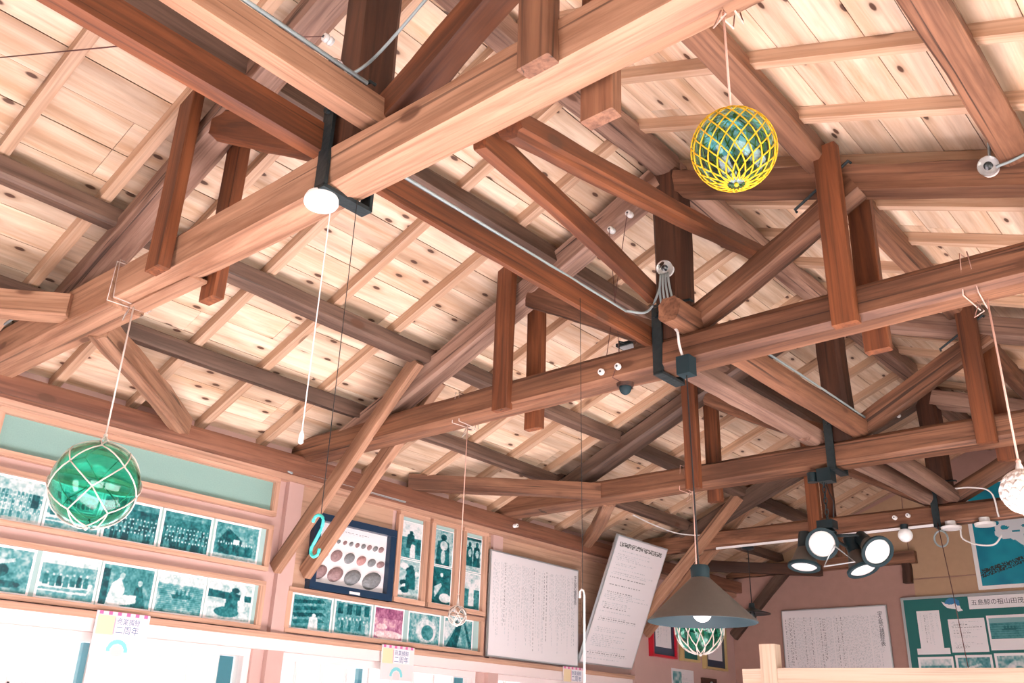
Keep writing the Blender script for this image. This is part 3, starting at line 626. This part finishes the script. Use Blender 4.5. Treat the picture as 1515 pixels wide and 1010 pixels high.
# leaning panel
a0, a1 = V((0.055, 5.98, 2.115)), V((0.44, 5.98, 3.065)); up = (a1-a0).normalized(); H_ = (a1-a0).length; nrm = V((0,1,0)).cross(up)
lp = empty('leaning_panel', a0, 'white text panel leaning out from the wall towards the roof truss', 'panel')
q = [a0, a0+V((0,.735,0)), a0+V((0,.735,0))+up*H_, a0+up*H_]; back = [p - nrm*0.02 for p in q]
MB().add(q+back, [(0,1,2,3),(7,6,5,4),(0,4,5,1),(1,5,6,2),(2,6,7,3),(3,7,4,0)]).build('board', 'alu', lp)
o0 = a0 + nrm*0.0015 + up*0.012 + V((0,.012,0))
raster_obj('printed_text', text_sheet(74, 140, False, density=0.62), o0, (0,1,0), up, 0.711, H_-0.024, lp)
img = np.ones((10, 64, 3))*np.array((0.80, 0.765, 0.785)); img[2:8, 4:60] = np.where(NP.rand(6, 56, 1) > 0.45, 0.12, 0.7)
raster_obj('title_print', img, o0 + up*(H_-0.11) + nrm*0.001, (0,1,0), up, 0.70, 0.06, lp)

# anniversary banners over the windows
def banner_img(h=64, w_=84):
    img = np.ones((h, w_, 3))*np.array((0.84, 0.74, 0.72)); img[:6] = (0.80, 0.62, 0.66)
    for k in range(6): img[0:5, 4+14*k:10+14*k] = (0.78, 0.14, 0.36)
    img[6:34, 3:30] = (0.84, 0.68, 0.42)
    img[6:32, 31:72] = (0.82, 0.80, 0.84); img[8:32, 29:31] = (0.80, 0.35, 0.48)
    n = smooth_noise(h-34, w_, 6)[..., None]; img[34:] = np.array((0.83, 0.68, 0.66))*(1-n*.3) + np.array((0.62, 0.66, 0.76))*(n*.3)
    yy, xx = np.mgrid[0:h, 0:w_]; r = np.hypot((xx-40)/1.0, (yy-58)/1.1)
    img[(r < 17) & (r > 11) & (yy < 58)] = (0.22, 0.62, 0.66); img[(r < 9)] = (0.84, 0.60, 0.60)
    return img
for (a, b_, lb) in [(2.135, 2.41, 'pink anniversary banner under the boat photographs'), (3.955, 4.23, 'pink anniversary banner under the harbour photographs'), (5.776, 6.06, 'pink anniversary banner below the flat white text panel')]:
    B = empty('paper_banner', (0.066, (a+b_)/2, 1.878), lb, 'banner', 'anniversary banners along the window head')
    MB().box(0.061, 0.0625, a, b_, 1.878, 2.078).build('sheet', 'paper_white', B)
    raster_obj('printed_art', banner_img(), (0.0632, a, 1.878), (0, 1, 0), (0, 0, 1), b_-a, 0.2, B)
    text_on(B, '商業捕鯨', 0.034, (0.0638, a+0.108, 2.053), (0, 1, 0), (0, 0, 1), 'ink_blue', width=0.118)
    text_on(B, '二周年', 0.042, (0.0638, a+0.108, 2.018), (0, 1, 0), (0, 0, 1), 'ink_blue', width=0.118)
# certificates near the corner
for (a, b_, z0, z1, m1, m2, lb) in [(7.06, 7.46, 2.25, 2.60, 'red_lacquer', 'navy_frame', 'framed certificate with a red outer edge near the corner'), (7.56, 7.86, 2.25, 2.55, 'gold_edge', 'display_green', 'small gilt framed certificate between two larger ones'), (7.97, 8.38, 2.21, 2.60, 'gold_edge', 'navy_frame', 'dark framed certificate with a gilt edge next to the corner')]:
    Cc = empty('certificate', (0.02, (a+b_)/2, z0), lb, 'certificate', 'certificates near the corner')
    for (y0, y1, c, d) in [(a, b_, z0, z0+.02), (a, b_, z1-.02, z1), (a, a+.02, z0+.02, z1-.02), (b_-.02, b_, z0+.02, z1-.02)]:
        MB().box(0.004, 0.05, y0, y1, c, d).build('frame_rail', m1, Cc)
    MB().box(0.004, 0.03, a+.02, b_-.02, z0+.02, z1-.02).build('mount', m2, Cc)
    raster_obj('sheet', text_sheet(34, 30, True, density=.5), (0.0312, a+.07, z0+.085), (0,1,0), (0,0,1), b_-a-.14, z1-z0-.15, Cc)
o = empty('leaflet', (0.01, 7.61, 1.9), 'printed leaflet with small photographs pinned below the certificates', 'leaflet')
MB().box(0.003, 0.006, 7.42, 7.80, 1.92, 2.178).build('sheet', 'paper_white', o)
img = text_sheet(60, 44, False); img[3:41, 2:26] = toned(0.2+0.7*smooth_noise(38, 24, 7)); raster_obj('printed_art', img, (0.0066, 7.425, 1.925), (0,1,0), (0,0,1), 0.37, 0.248, o)
o = empty('key_rack', (0.02, 8.06, 2.05), 'small dark wall plate with a knob below the certificates', 'wall plate')
MB().box(0.003, 0.02, 7.93, 8.20, 2.05, 2.13).build('plate', 'dark_post', o); MB().sphere((0.03, 8.08, 2.09), 0.014, 10, 8).build('knob', 'alu', o, 0)

# ---------------------------------------------------------------- far wall boards
YB = YF-0.014
tb = empty('text_board', (1.04, YB, 2.05), 'white chronology board with small vertical print on the gable wall', 'board')
MB().box(0.536, 1.54, YB-0.02, YB-.001, 1.95, 2.768).build('board', 'alu', tb)
raster_obj('printed_text', text_sheet(150, 116, True, density=.92), (0.546, YB-0.0206, 1.96), (1,0,0), (0,0,1), 0.984, 0.798, tb)
text_on(tb, '宇久島の捕鯨年表', 0.045, (1.455, YB-0.0214, 2.715), (1,0,0), (0,0,1), 'ink', vertical=True)
gb = empty('display_board', (2.3, YB, 2.0), 'dark green display board with a whale emblem and whaling photographs', 'board')
MB().box(1.676, 3.05, YB-0.03, YB-.001, 1.7, 2.818).build('frame', 'alu', gb)
MB().box(1.70, 3.03, YB-0.034, YB-0.029, 1.72, 2.795).build('felt', 'display_green', gb)
YG = YB-0.035
tt = MB().box(2.238, 2.98, YG-0.004, YG, 2.688, 2.792).build('title_strip', 'paper_white', gb)
text_on(tt, '五島鯨の祖山田茂兵衛と捕鯨', 0.05, (2.26, YG-0.005, 2.765), (1,0,0), (0,0,1), 'ink', width=0.66)
def flat_poly(pts, y, t, mat, name, parent):
    n = len(pts); m_ = MB(); m_.add([(x, y, z) for x, z in pts] + [(x, y+t, z) for x, z in pts], [tuple(range(n)), tuple(range(2*n-1, n-1, -1))] + [((i+1) % n, i, i+n, (i+1) % n+n) for i in range(n)])
    return m_.build(name, mat, parent)
flat_poly([(2.02,2.765),(2.035,2.735),(2.06,2.71),(2.10,2.70),(2.13,2.695),(2.145,2.675),(2.185,2.682),(2.17,2.70),(2.165,2.72),(2.13,2.745),(2.08,2.735),(2.04,2.755)], YG-0.003, 0.003, 'paper_white', 'whale_emblem', gb)
flat_poly([(2.045,2.745),(2.06,2.775),(2.09,2.79),(2.13,2.785),(2.165,2.765),(2.165,2.73),(2.15,2.72),(2.13,2.745),(2.10,2.735),(2.08,2.74)], YG-0.005, 0.003, 'whale_blue', 'whale_emblem', gb)
def gphoto(x0, x1, z0, z1, img): raster_obj('photograph', img, (x0, YG-0.003, z0), (1,0,0), (0,0,1), x1-x0, z1-z0, gb)
gphoto(1.80, 1.99, 2.385, 2.695, text_sheet(40, 60, True, density=.5)); gphoto(1.765, 2.035, 2.335, 2.385, text_sheet(40, 10, False, density=.4))
gphoto(2.05, 2.34, 2.345, 2.615, text_sheet(50, 48, False, density=.8))
im = np.ones((50, 60, 3))*np.array((0.80, 0.765, 0.785)); im[4:34, 3:-3] = toned(photo('sea', 54, 30)*.7); gphoto(2.357, 2.66, 2.355, 2.63, im)
gphoto(2.68, 2.97, 2.36, 2.64, bordered(photo('group', 54, 44)))
for k, kd in enumerate(['sea', 'swimmer', 'swirl', 'boat']): gphoto(1.76+0.305*k, 2.048+0.305*k, 2.07, 2.315+0.008*k, bordered(photo(kd, 54, 42)))
bp_ = empty('sea_poster', (2.6, YB, 2.845), 'tall blue poster of breaking waves in a thin white frame', 'poster')
MB().box(2.33, 3.15, YB-0.02, YB-.001, 2.845, 3.76).build('frame', 'white_plastic', bp_)
def wave_img(h=120, w_=100):
    L_ = smooth_noise(h, w_, 5)*.6 + smooth_noise(h, w_, 16)*.3; img = np.array((0.0, 0.14, 0.24))*(1-L_[..., None]) + np.array((0.01, 0.36, 0.46))*L_[..., None]
    m_ = np.zeros((h, w_)); poly(m_, [(0.25,0.42),(0.5,0.35),(0.95,0.75),(0.85,0.95),(0.5,0.66)], 1); ell(m_, 0.45, 0.5, 0.24, 0.08, 1); ell(m_, 0.3, 0.38, 0.1, 0.14, 1)
    wv = (m_*(smooth_noise(h, w_, 22) > .35))[..., None]; img = img*(1-wv) + np.array((0.72, 0.76, 0.80))*wv
    d = np.zeros((h, w_)); poly(d, [(0.0,0.85),(0.55,0.72),(0.58,0.78),(0.0,0.93)], 1); dd = (d*(NP.rand(h, w_) > .4))[..., None]; img = img*(1-dd) + 0.03*dd
    e = np.zeros((h, w_)); ell(e, 0.58, 0.72, 0.09, 0.04, 1); ee = (e*(NP.rand(h, w_) > .5))[..., None]; return img*(1-ee) + np.array((0.7, 0.25, 0.35))*ee
raster_obj('printed_art', wave_img(), (2.365, YB-0.0206, 2.875), (1,0,0), (0,0,1), 0.755, 0.86, bp_)

# ---------------------------------------------------------------- pale timber rack, front right
rk = empty('display_rack', (3.2, 4.2, 0), 'pale new timber rack with a projecting corner post', 'rack')
stick('post', (2.496, 4.2, 0), (2.496, 4.2, 2.022), 0.078, 0.06, 'new_wood', rk)
stick('post', (3.96, 4.2, 0), (3.96, 4.2, 1.90), 0.078, 0.06, 'new_wood', rk)
stick('top_rail', (2.536, 4.2, 1.855), (3.92, 4.2, 1.835), 0.05, 0.12, 'new_wood', rk)
stick('top_rail', (2.355, 4.21, 1.855), (2.456, 4.21, 1.855), 0.05, 0.12, 'new_wood', rk)
for z in (1.2, 0.6, 0.12): stick('shelf_rail', (2.536, 4.2, z), (3.92, 4.2, z), 0.05, 0.08, 'new_wood', rk)
for z in (1.26, 0.66): MB().box(2.46, 3.99, 4.0, 4.17, z-0.02, z).build('shelf', 'new_wood', rk)
stick('post', (2.496, 3.98, 0), (2.496, 3.98, 1.3), 0.05, 0.05, 'new_wood', rk); stick('post', (3.96, 3.98, 0), (3.96, 3.98, 1.3), 0.05, 0.05, 'new_wood', rk)

# ================================================================= GLASS FLOATS
def net_nodes(c, r, n, rows, phase=0.0):
    out = []
    for i, th in enumerate(rows):
        out.append([V(c) + r*V((math.sin(th)*math.cos(a), math.sin(th)*math.sin(a), math.cos(th))) for a in [2*math.pi*(k + 0.5*(i % 2))/n + phase for k in range(n)]])
    return out
def arc(c, r, a, b_, m=4):
    c = V(c); return [c + r*((a-c)*(1-t/m) + (b_-c)*(t/m)).normalized() for t in range(m+1)]
def glass_float(label, c, r, top, gmat, nmat, cordmat, n, nrows, cr, cord_r, neck=1.18, group='netted glass floats', extra=None, phase=0.3):
    F = empty('glass_float', (c[0], c[1], c[2]-r), label, 'glass float', group); c = V(c)
    g = MB(); g.sphere(c, r*0.985, 32, 20); k = len(g.v); g.sphere(c, r*0.93, 32, 20)
    nf = len(g.f)//2; g.f = g.f[:nf] + [tuple(reversed(f)) for f in g.f[nf:]]
    g.build('glass_ball', gmat, F, 0)
    rows = [math.radians(8) + (math.radians(168)-math.radians(8))*i/(nrows-1) for i in range(nrows)]
    N_ = net_nodes(c, r*1.01, n, rows, phase); m_ = MB()
    for i in range(nrows-1):
        for k in range(n):
            a = N_[i][k]
            for kk in ((k, (k-1) % n) if i % 2 == 0 else (k, (k+1) % n)):
                m_.tube(arc(c, r*1.01, a, N_[i+1][kk], 4 if n < 10 else 2), cr, 5 if n < 10 else 4)
    for k in range(n):
        m_.tube([N_[0][k], c + V((0,0,r*neck))], cr, 5)
    m_.sphere(c + V((0,0,-r*1.0)), cr*3, 8, 6)
    m_.build('net', nmat, F, 0)
    cd = MB(); cd.tube([c + V((0,0,r*neck)), V((c.x, c.y, top))], cord_r, 6); cd.sphere(c + V((0,0,r*neck)), cord_r*2.4, 8, 6)
    cd.build('cord', cordmat, F, 0)
    if extra: extra(F, c)
    return F
def tie_loop(y, x, zc=3.125, hw=0.079, hh=0.08, r=0.0024, mat='rope_white'):
    def fn(F, c):
        m_ = MB()
        for d in (-0.012, 0.012):
            m_.tube([(x+d, y-hw, zc+hh), (x+d*2, y-hw, zc-hh), (x+d, y+hw, zc-hh), (x-d, y+hw, zc+hh)], r, 5, closed=True)
        m_.tube([(x, y, zc-hh), (x+0.02, y-0.02, zc-hh-0.05), (x-0.015, y-.01, zc-hh-0.06), (x, y, zc-hh-0.015)], r, 5)
        m_.build('knot', mat, F, 0)
    return fn
glass_float('large green glass float in a wide rope net beside the photograph wall', (1.345, 1.42, 2.352), 0.152, 3.04, 'glass_green', 'rope_white', 'rope_white', 5, 6, 0.0027, 0.0033, extra=tie_loop(1.41, 1.335), phase=0.15)
glass_float('blue-green glass float in a fine yellow net', (3.832, 1.42, 2.682), 0.083, 3.05, 'glass_sea', 'net_yellow', 'rope_pink', 18, 13, 0.0015, 0.0028, neck=1.08, extra=tie_loop(1.41, 3.832, mat='rope_pink'))
glass_float('tiny clear float hanging in front of the harbour photographs', (1.38, 3.24, 2.105), 0.045, 3.05, 'glass_clear', 'rope_white', 'rope_pink', 6, 5, 0.0022, 0.0022, neck=2.2, extra=tie_loop(3.23, 1.38, r=0.0025))
glass_float('white float in a thick white net below the conical lamp truss', (3.87, 3.24, 2.365), 0.066, 3.05, 'porcelain', 'net_white', 'rope_pink', 12, 9, 0.006, 0.0035, neck=1.5, extra=tie_loop(3.23, 3.84, mat='rope_pink'))
glass_float('green netted float hanging behind the conical pendant lamp', (1.64, 5.06, 2.21), 0.145, 3.05, 'glass_green', 'rope_white', 'rope_pink', 12, 6, 0.0035, 0.004, extra=tie_loop(5.05, 1.62, mat='rope_pink'))

# ================================================================= LAMPS AND FITTINGS
o = empty('disc_lamp', (2.565, 1.40, 3.0), 'flat white disc lamp with a pull cord under the roof truss', 'lamp')
MB().lathe([(0.035, 0.04), (0.045, 0.036), (0.05, 0.024), (0.051, 0.01), (0.046, 0.002), (0.0, 0.0)], (2.557, 1.355, 2.997), (0, 0, 1), 32).build('diffuser', 'lamp_white', o, 40)
MB().lathe([(0.028, 0), (0.028, 0.02)], (2.557, 1.355, 3.034), (0,0,1), 16).build('mount', 'white_plastic', o, 40)
MB().tube([(2.60, 1.36, 2.99), (2.60, 1.36, 2.30)], 0.0018, 5).build('pull_cord', 'white_plastic', o)
MB().lathe([(0.003, 0), (0.007, -0.012), (0.007, -0.032), (0.003, -0.036)], (2.60, 1.36, 2.305), (0,0,1), 10).build('pull_knob', 'white_plastic', o, 40)
# big pendant
o = empty('pendant_lamp', (2.75, 3.12, 2.0), 'large grey conical pendant lamp with a dark rim and white bulb', 'lamp')
MB().box(2.715, 2.775, 3.075, 3.135, 2.975, 3.055).build('junction_box', 'enamel_teal', o)
MB().tube([(2.745, 3.105, 2.98), (2.75, 3.12, 2.20)], 0.0035, 6).build('cord', 'wire_black', o)
MB().tube(sm([(2.70, 3.10, 3.20), (2.72, 3.09, 3.17), (2.728, 3.085, 3.11), (2.74, 3.09, 3.05)]), 0.006, 6).build('feed_cable', 'white_plastic', o, 0)
pl_ = (2.755, 3.12, 0)
MB().lathe([(0.034, 2.148), (0.036, 2.195), (0.030, 2.207), (0.008, 2.209)], pl_, (0,0,1), 20).build('cap', 'enamel_teal', o, 40)
MB().lathe([(0.033, 2.162), (0.201, 2.004), (0.202, 2.0)], pl_, (0,0,1), 48, caps=False).build('shade', 'enamel_grey', o, 60)
MB().lathe([(0.030, 2.157), (0.199, 1.9985), (0.202, 2.0)], pl_, (0,0,1), 48, caps=False).build('shade_lining', 'enamel_teal', o, 60)
MB().sphere((2.755, 3.12, 2.035), 0.036, 18, 12).build('bulb', 'lamp_white', o, 0)
# small pendant at the last truss
o = empty('pendant_lamp', (1.10, 6.85, 2.5), 'small black pendant lamp with a clear bulb near the gable wall', 'lamp')
MB().lathe([(0.05, 0), (0.05, -0.025), (0.02, -0.035)], (1.10, 6.85, 3.05), (0,0,1), 16).build('ceiling_rose', 'black_paint', o, 40)
MB().tube([(1.10, 6.85, 3.03), (1.10, 6.85, 2.58)], 0.004, 6).build('cord', 'wire_black', o)
MB().lathe([(0.022, 2.60), (0.026, 2.565), (0.06, 2.55), (0.14, 2.525), (0.141, 2.52), (0.05, 2.535), (0.0, 2.54)], (1.10, 6.85, 0), (0,0,1), 32, caps=False).build('shade', 'black_paint', o, 50)
MB().lathe([(0.016, 2.54), (0.03, 2.50), (0.034, 2.475), (0.02, 2.448), (0.0, 2.443)], (1.10, 6.85, 0), (0,0,1), 16, caps=False).build('bulb', 'glass_clear', o, 0)
# spotlight cluster
o = empty('spotlight_cluster', (2.52, 5.0, 2.45), 'cluster of four black and grey spotlights hanging from a chain', 'spotlight')
MB().box(2.50, 2.58, 4.95, 5.03, 2.965, 3.04).build('ceiling_box', 'black_paint', o)
MB().lathe([(0.028, 0), (0.028, 0.055)], (2.465, 4.97, 2.97), (0,0,1), 14).build('adapter', 'black_paint', o, 40)
ch = MB()
for k in range(7):
    z = 2.955 - 0.032*k; ch.tube([(2.525 + (0.010*math.cos(a) if k % 2 else 0), 4.98 + (0 if k % 2 else 0.010*math.cos(a)), z + 0.02*math.sin(a)) for a in [i*math.pi/4 for i in range(8)]], 0.0035, 5, closed=True)
ch.build('chain', 'black_iron', o, 0)
MB().tube([(2.535, 4.99, 2.96), (2.55, 4.985, 2.9), (2.57, 4.98, 2.85), (2.56, 4.98, 2.76)], 0.004, 5).build('flex', 'wire_black', o, 0)
MB().box(2.475, 2.565, 4.94, 5.02, 2.70, 2.745).build('hub', 'black_paint', o)
MB().lathe([(0.03, 0), (0.05, -0.02), (0.03, -0.07)], (2.52, 4.98, 2.70), (0,0,1), 12).build('hub_base', 'black_paint', o, 40)
def spot(c, d, arm):
    c, d = V(c), V(d).normalized(); h = MB().lathe([(0.034, -0.15), (0.036, -0.10), (0.042, -0.095), (0.078, 0.0)], c, d, 24).build('spot_head', 'enamel_grey', o, 40)
    MB().lathe([(0.078, -0.006), (0.088, 0.0), (0.088, 0.014), (0.072, 0.016), (0.070, 0.004)], c, d, 28, caps=False).build('rim', 'enamel_teal', h, 40)
    MB().lathe([(0.071, 0.004), (0.06, 0.012), (0.02, 0.018), (0.0, 0.019)], c, d, 24, caps=False).build('lens', 'white_plastic', h, 50)
    MB().lathe([(0.036, -0.19), (0.038, -0.10)], c, d, 16).build('socket', 'black_paint', h, 40)
    MB().tube([V((2.52, 4.98, 2.66)), V(arm), c - d*0.16], 0.009, 6).build('arm', 'black_iron', o, 0)
spot((2.50, 4.93, 2.612), (0.45, -0.86, -0.25), (2.51, 5.0, 2.64))
spot((2.365, 4.98, 2.515), (-0.02, -0.22, -0.97), (2.40, 5.02, 2.65))
spot((2.775, 4.98, 2.555), (0.62, -0.55, -0.55), (2.66, 5.02, 2.66))
spot((2.66, 5.06, 2.485), (0.35, -0.12, -0.93), (2.60, 5.06, 2.60))
MB().tube([(2.56, 4.95, 2.60), (2.67, 4.93, 2.50), (2.50, 4.93, 2.49), (2.53, 4.95, 2.56)], 0.005, 6, closed=True).build('wire_handle', 'alu', o)
# dome sensor
o = empty('dome_sensor', (2.38, 3.2, 3.02), 'small dark dome sensor on a brown base under the tie beam', 'sensor')
MB().lathe([(0.04, 0), (0.036, -0.018), (0.03, -0.02)], (2.38, 3.2, 3.052), (0,0,1), 20).build('base', 'dark_post', o, 40)
MB().sphere((2.38, 3.2, 3.03), 0.028, 18, 12, (1, 1, 1.25)).build('dome', 'enamel_teal', o, 0)
# globe lamp and white fittings on the last tie beam
yt = TY[3]
o = empty('globe_lamp', (2.36, 6.78, 2.96), 'white globe lamp in a dark socket under the last truss', 'lamp')
MB().sphere((2.36, 6.79, 2.995), 0.05, 20, 14).build('globe', 'lamp_white', o, 0); MB().lathe([(0.028, 0), (0.03, 0.04)], (2.36, 6.79, 3.03), (0,0,1), 14).build('socket', 'black_paint', o, 40)
for x, lb in ((2.67, 'round white ceiling rose with a cable loop on the last truss'), (2.89, 'round white smoke detector on the last truss')):
    o = empty('ceiling_rose' if x < 2.8 else 'smoke_detector', (x, 6.80, 3.0), lb, 'fitting')
    MB().lathe([(0.035, 0.05), (0.035, 0.02), (0.068, 0.012), (0.066, -0.006), (0.03, -0.012)], (x, 6.81, 3.012), (0,0,1), 24).build('cover', 'white_plastic', o, 40)
    if x < 2.8: MB().tube(sm([(2.73, 6.80, 3.0), (2.74, 6.79, 2.93), (2.83, 6.78, 2.88), (2.93, 6.78, 2.87), (2.99, 6.78, 2.93)]), 0.006, 6).build('cable', 'white_plastic', o, 0)
    else: MB().tube(sm([(2.70, 6.78, 3.28), (2.85, 6.77, 3.27), (2.97, 6.77, 3.22), (2.99, 6.78, 3.05)]), 0.006, 6).build('cable', 'white_plastic', o, 0)
o = MB().tube([(2.598+0.045*math.cos(a), 6.79, 2.945+0.055*math.sin(a)) for a in [k*math.pi/8 for k in range(16)]], 0.007, 6, closed=True).build('cable_coil', 'cable_grey', None, 0, (2.6, 6.79, 2.89))
tag(o, 'pale coil of cable hanging beside the white ceiling rose', 'cable')
o = MB().box(0.85, 2.58, yt-0.085, yt-0.07, 3.035, 3.052).build('light_rail', 'white_plastic', None, None, (1.7, yt-.08, 3.035))
tag(o, 'thin white rail along the lower edge of the last tie beam', 'rail')
# clear junction domes with grey cables
def dome(label, c, r=0.035, cables=()):
    D = empty('junction_dome', (c[0], c[1], c[2]-r), label, 'junction box', 'clear junction domes')
    MB().sphere(c, r, 20, 12).build('cover', 'glass_clear', D, 0); MB().sphere(c, r*0.3, 10, 8).build('terminal', 'knob_dark', D, 0)
    MB().lathe([(r*0.8, 0), (r*0.8, 0.008)], (c[0], c[1]+r*0.75, c[2]), (0, 1, 0), 18).build('base', 'white_plastic', D, 40)
    for pts in cables: MB().tube(sm(pts), 0.0055, 6).build('cable', 'cable_grey', D, 0)
dome('clear junction dome with four grey cables on the king post above the conical lamp', (2.66, 3.105, 3.50), 0.036,
     [[(2.645+0.011*k, 3.10, 3.47), (2.642+0.016*k, 3.088, 3.40), (2.645+0.02*k, 3.095, 3.30)] for k in range(4)] + [[(2.645, 3.095, 3.47), (2.640, 3.08, 3.38), (2.60, 3.05, 3.285), (2.556, 2.95, 3.262)]])
dome('clear junction dome on the king post of the disc lamp truss', (2.60, 1.31, 3.45), 0.03,
     [[(2.60, 1.30, 3.42), (2.605, 1.29, 3.38), (2.65, 1.29, 3.335), (2.70, 1.30, 3.33)], [(2.605, 1.30, 3.42), (2.63, 1.29, 3.385), (2.70, 1.325, 3.40), (2.82, 1.335, 3.45), (3.10, 1.335, 3.60)]])
dome('clear junction dome on the rafter towards the daylight side', (3.975, 3.13, 3.50), 0.036,
     [[(3.985, 3.13, 3.53), (3.99, 3.14, 3.60)], [(4.0, 3.12, 3.48), (4.08, 3.12, 3.49), (4.25, 3.12, 3.54)]])
# surface conduits
def conduit(label, pts, r=0.006, mat='cable_grey', name='conduit'):
    o = MB().tube(sm(pts), r, 6).build(name, mat, None, 0, pts[0]); tag(o, label, 'cable')
conduit('grey conduit on top of the pale long beam before the disc lamp truss', [(2.782, YN+.1, 3.300), (2.782, 1.30, 3.295)], 0.007)
conduit('grey conduit along the reddish long beam towards the conical lamp', [(2.556, 1.55, 3.260), (2.556, 2.3, 3.260), (2.556, 2.95, 3.260)], 0.0065)
conduit('grey conduit on the round log towards the spotlight truss', [(2.775, 3.40, 3.30), (2.79, 4.2, 3.303), (2.80, 4.98, 3.30)], 0.006)
conduit('grey conduit crossing above the disc lamp tie beam near the wall', [(0.10, 1.325, 3.205), (0.52, 1.325, 3.215), (0.60, 1.33, 3.235)], 0.006)
conduit('grey pipe fixed under the wall plate beside the knee braces', [(0.11, 3.10, 2.955), (0.12, 3.14, 2.968), (0.12, 4.0, 2.965)], 0.008)
conduit('white cable sagging below a purlin between the spotlight truss and the last truss', [(0.60, 5.95, 3.19), (0.61, 6.2, 3.165), (0.64, 6.5, 3.145), (0.70, 6.72, 3.155), (0.74, 6.79, 3.17)], 0.005, 'white_plastic')
# porcelain insulators
def insul(where, c, d=(0, -1, 0), wire=None):
    I = empty('insulator', c, 'white porcelain knob insulator ' + where, 'insulator', 'porcelain insulators')
    MB().lathe([(0.014, 0), (0.016, 0.010), (0.010, 0.016), (0.016, 0.023), (0.014, 0.034), (0.006, 0.035)], c, d, 14).build('knob', 'porcelain', I, 40)
    MB().lathe([(0.005, 0.034), (0.005, 0.038)], c, d, 8).build('screw', 'knob_dark', I)
    if wire: MB().tube(wire, 0.0018, 5).build('wire', 'wire_brown', I)
insul('on the tie beam, farther from the dome sensor', (2.30, 3.155, 3.10))
insul('on the tie beam directly above the dome sensor', (2.39, 3.155, 3.105), wire=[(2.39, 3.12, 3.105), (2.36, 3.13, 3.06), (2.38, 3.17, 3.045)])
insul('high on the rafter, the upper of two with wires down', (2.455, 3.165, 3.87), wire=[(2.455, 3.13, 3.87), (2.30, 3.155, 3.115)])
insul('high on the rafter, the lower of two with wires down', (2.351, 3.165, 3.82), wire=[(2.351, 3.13, 3.82), (2.39, 3.15, 3.11)])
insul('on the rafter above the disc lamp', (2.515, 1.345, 3.62), wire=[(2.515, 1.31, 3.62), (2.40, 1.20, 3.60), (2.20, 1.10, 3.66)])
insul('on the last tie beam, farther from the globe lamp', (2.305, 6.80, 3.125)); insul('on the last tie beam above the globe lamp', (2.40, 6.80, 3.13))
insul('on the wall plate above the flat text panel', (0.13, 5.08, 3.0), (1, 0, 0)); insul('high on the last truss beside its king post', (2.43, 6.80, 3.88))
# hanging wires with hooks
o = empty('hanging_hook', (2.61, 1.44, 2.0), 'teal plastic hook on a thin black wire in front of the shell display', 'hook')
MB().tube([(2.615, 1.44, 3.04), (2.615, 1.44, 2.09)], 0.0012, 5).build('wire', 'wire_black', o)
hp = [(2.585+0.0, 1.44, 2.082), (2.59, 1.44, 2.094), (2.605, 1.44, 2.099), (2.622, 1.44, 2.092), (2.627, 1.44, 2.078), (2.622, 1.44, 2.06), (2.605, 1.44, 2.035), (2.592, 1.44, 2.018), (2.592, 1.44, 2.002), (2.605, 1.44, 1.993), (2.62, 1.44, 1.998), (2.625, 1.44, 2.012)]
MB().tube(sm(hp, 3), 0.0042, 8).build('hook', 'hook_teal', o, 0)
o = empty('hanging_hook', (2.59, 2.6, 1.7), 'white cane-shaped hook on a thin black wire in front of the text panels', 'hook')
MB().tube([(2.575, 2.6, 3.18), (2.59, 2.6, 2.05), (2.60, 2.6, 1.70)], 0.0012, 5).build('wire', 'wire_black', o)
MB().tube([(2.578, 2.6, 2.035), (2.578, 2.6, 2.055), (2.585, 2.6, 2.064), (2.593, 2.6, 2.058), (2.597, 2.6, 2.04), (2.598, 2.6, 1.75)], 0.0035, 8).build('hook', 'white_plastic', o, 0)
o = MB().tube([(2.60, 6.75, 3.05), (2.63, 6.75, 2.6), (2.66, 6.75, 2.0)], 0.003, 5).build('hanging_wire', 'wire_brown', None, 0, (2.66, 6.75, 2.0))
tag(o, 'thin brown wire hanging before the green display board', 'wire')
o = empty('flat_fitting', (2.30, 3.30, 3.20), 'small flat grey plate in a dark frame on a bracket behind the insulators', 'fitting')
MB().box(2.25, 2.345, 3.32, 3.43, 3.30, 3.315).build('frame', 'black_iron', o); MB().box(2.259, 2.336, 3.33, 3.42, 3.297, 3.3005).build('plate', 'alu', o)
MB().tube([(2.30, 3.27, 3.19), (2.30, 3.275, 3.30), (2.30, 3.33, 3.308)], 0.005, 6).build('bracket', 'black_iron', o)
o = MB().tube([(2.50, 0.80, 3.25), (1.53, 0.697, 3.645)], 0.0022, 5).build('stay_wire', 'wire_brown', None, 0, (2.50, 0.80, 3.25))
tag(o, 'thin brown wire stretched from the reddish long beam up to the rafters', 'wire')
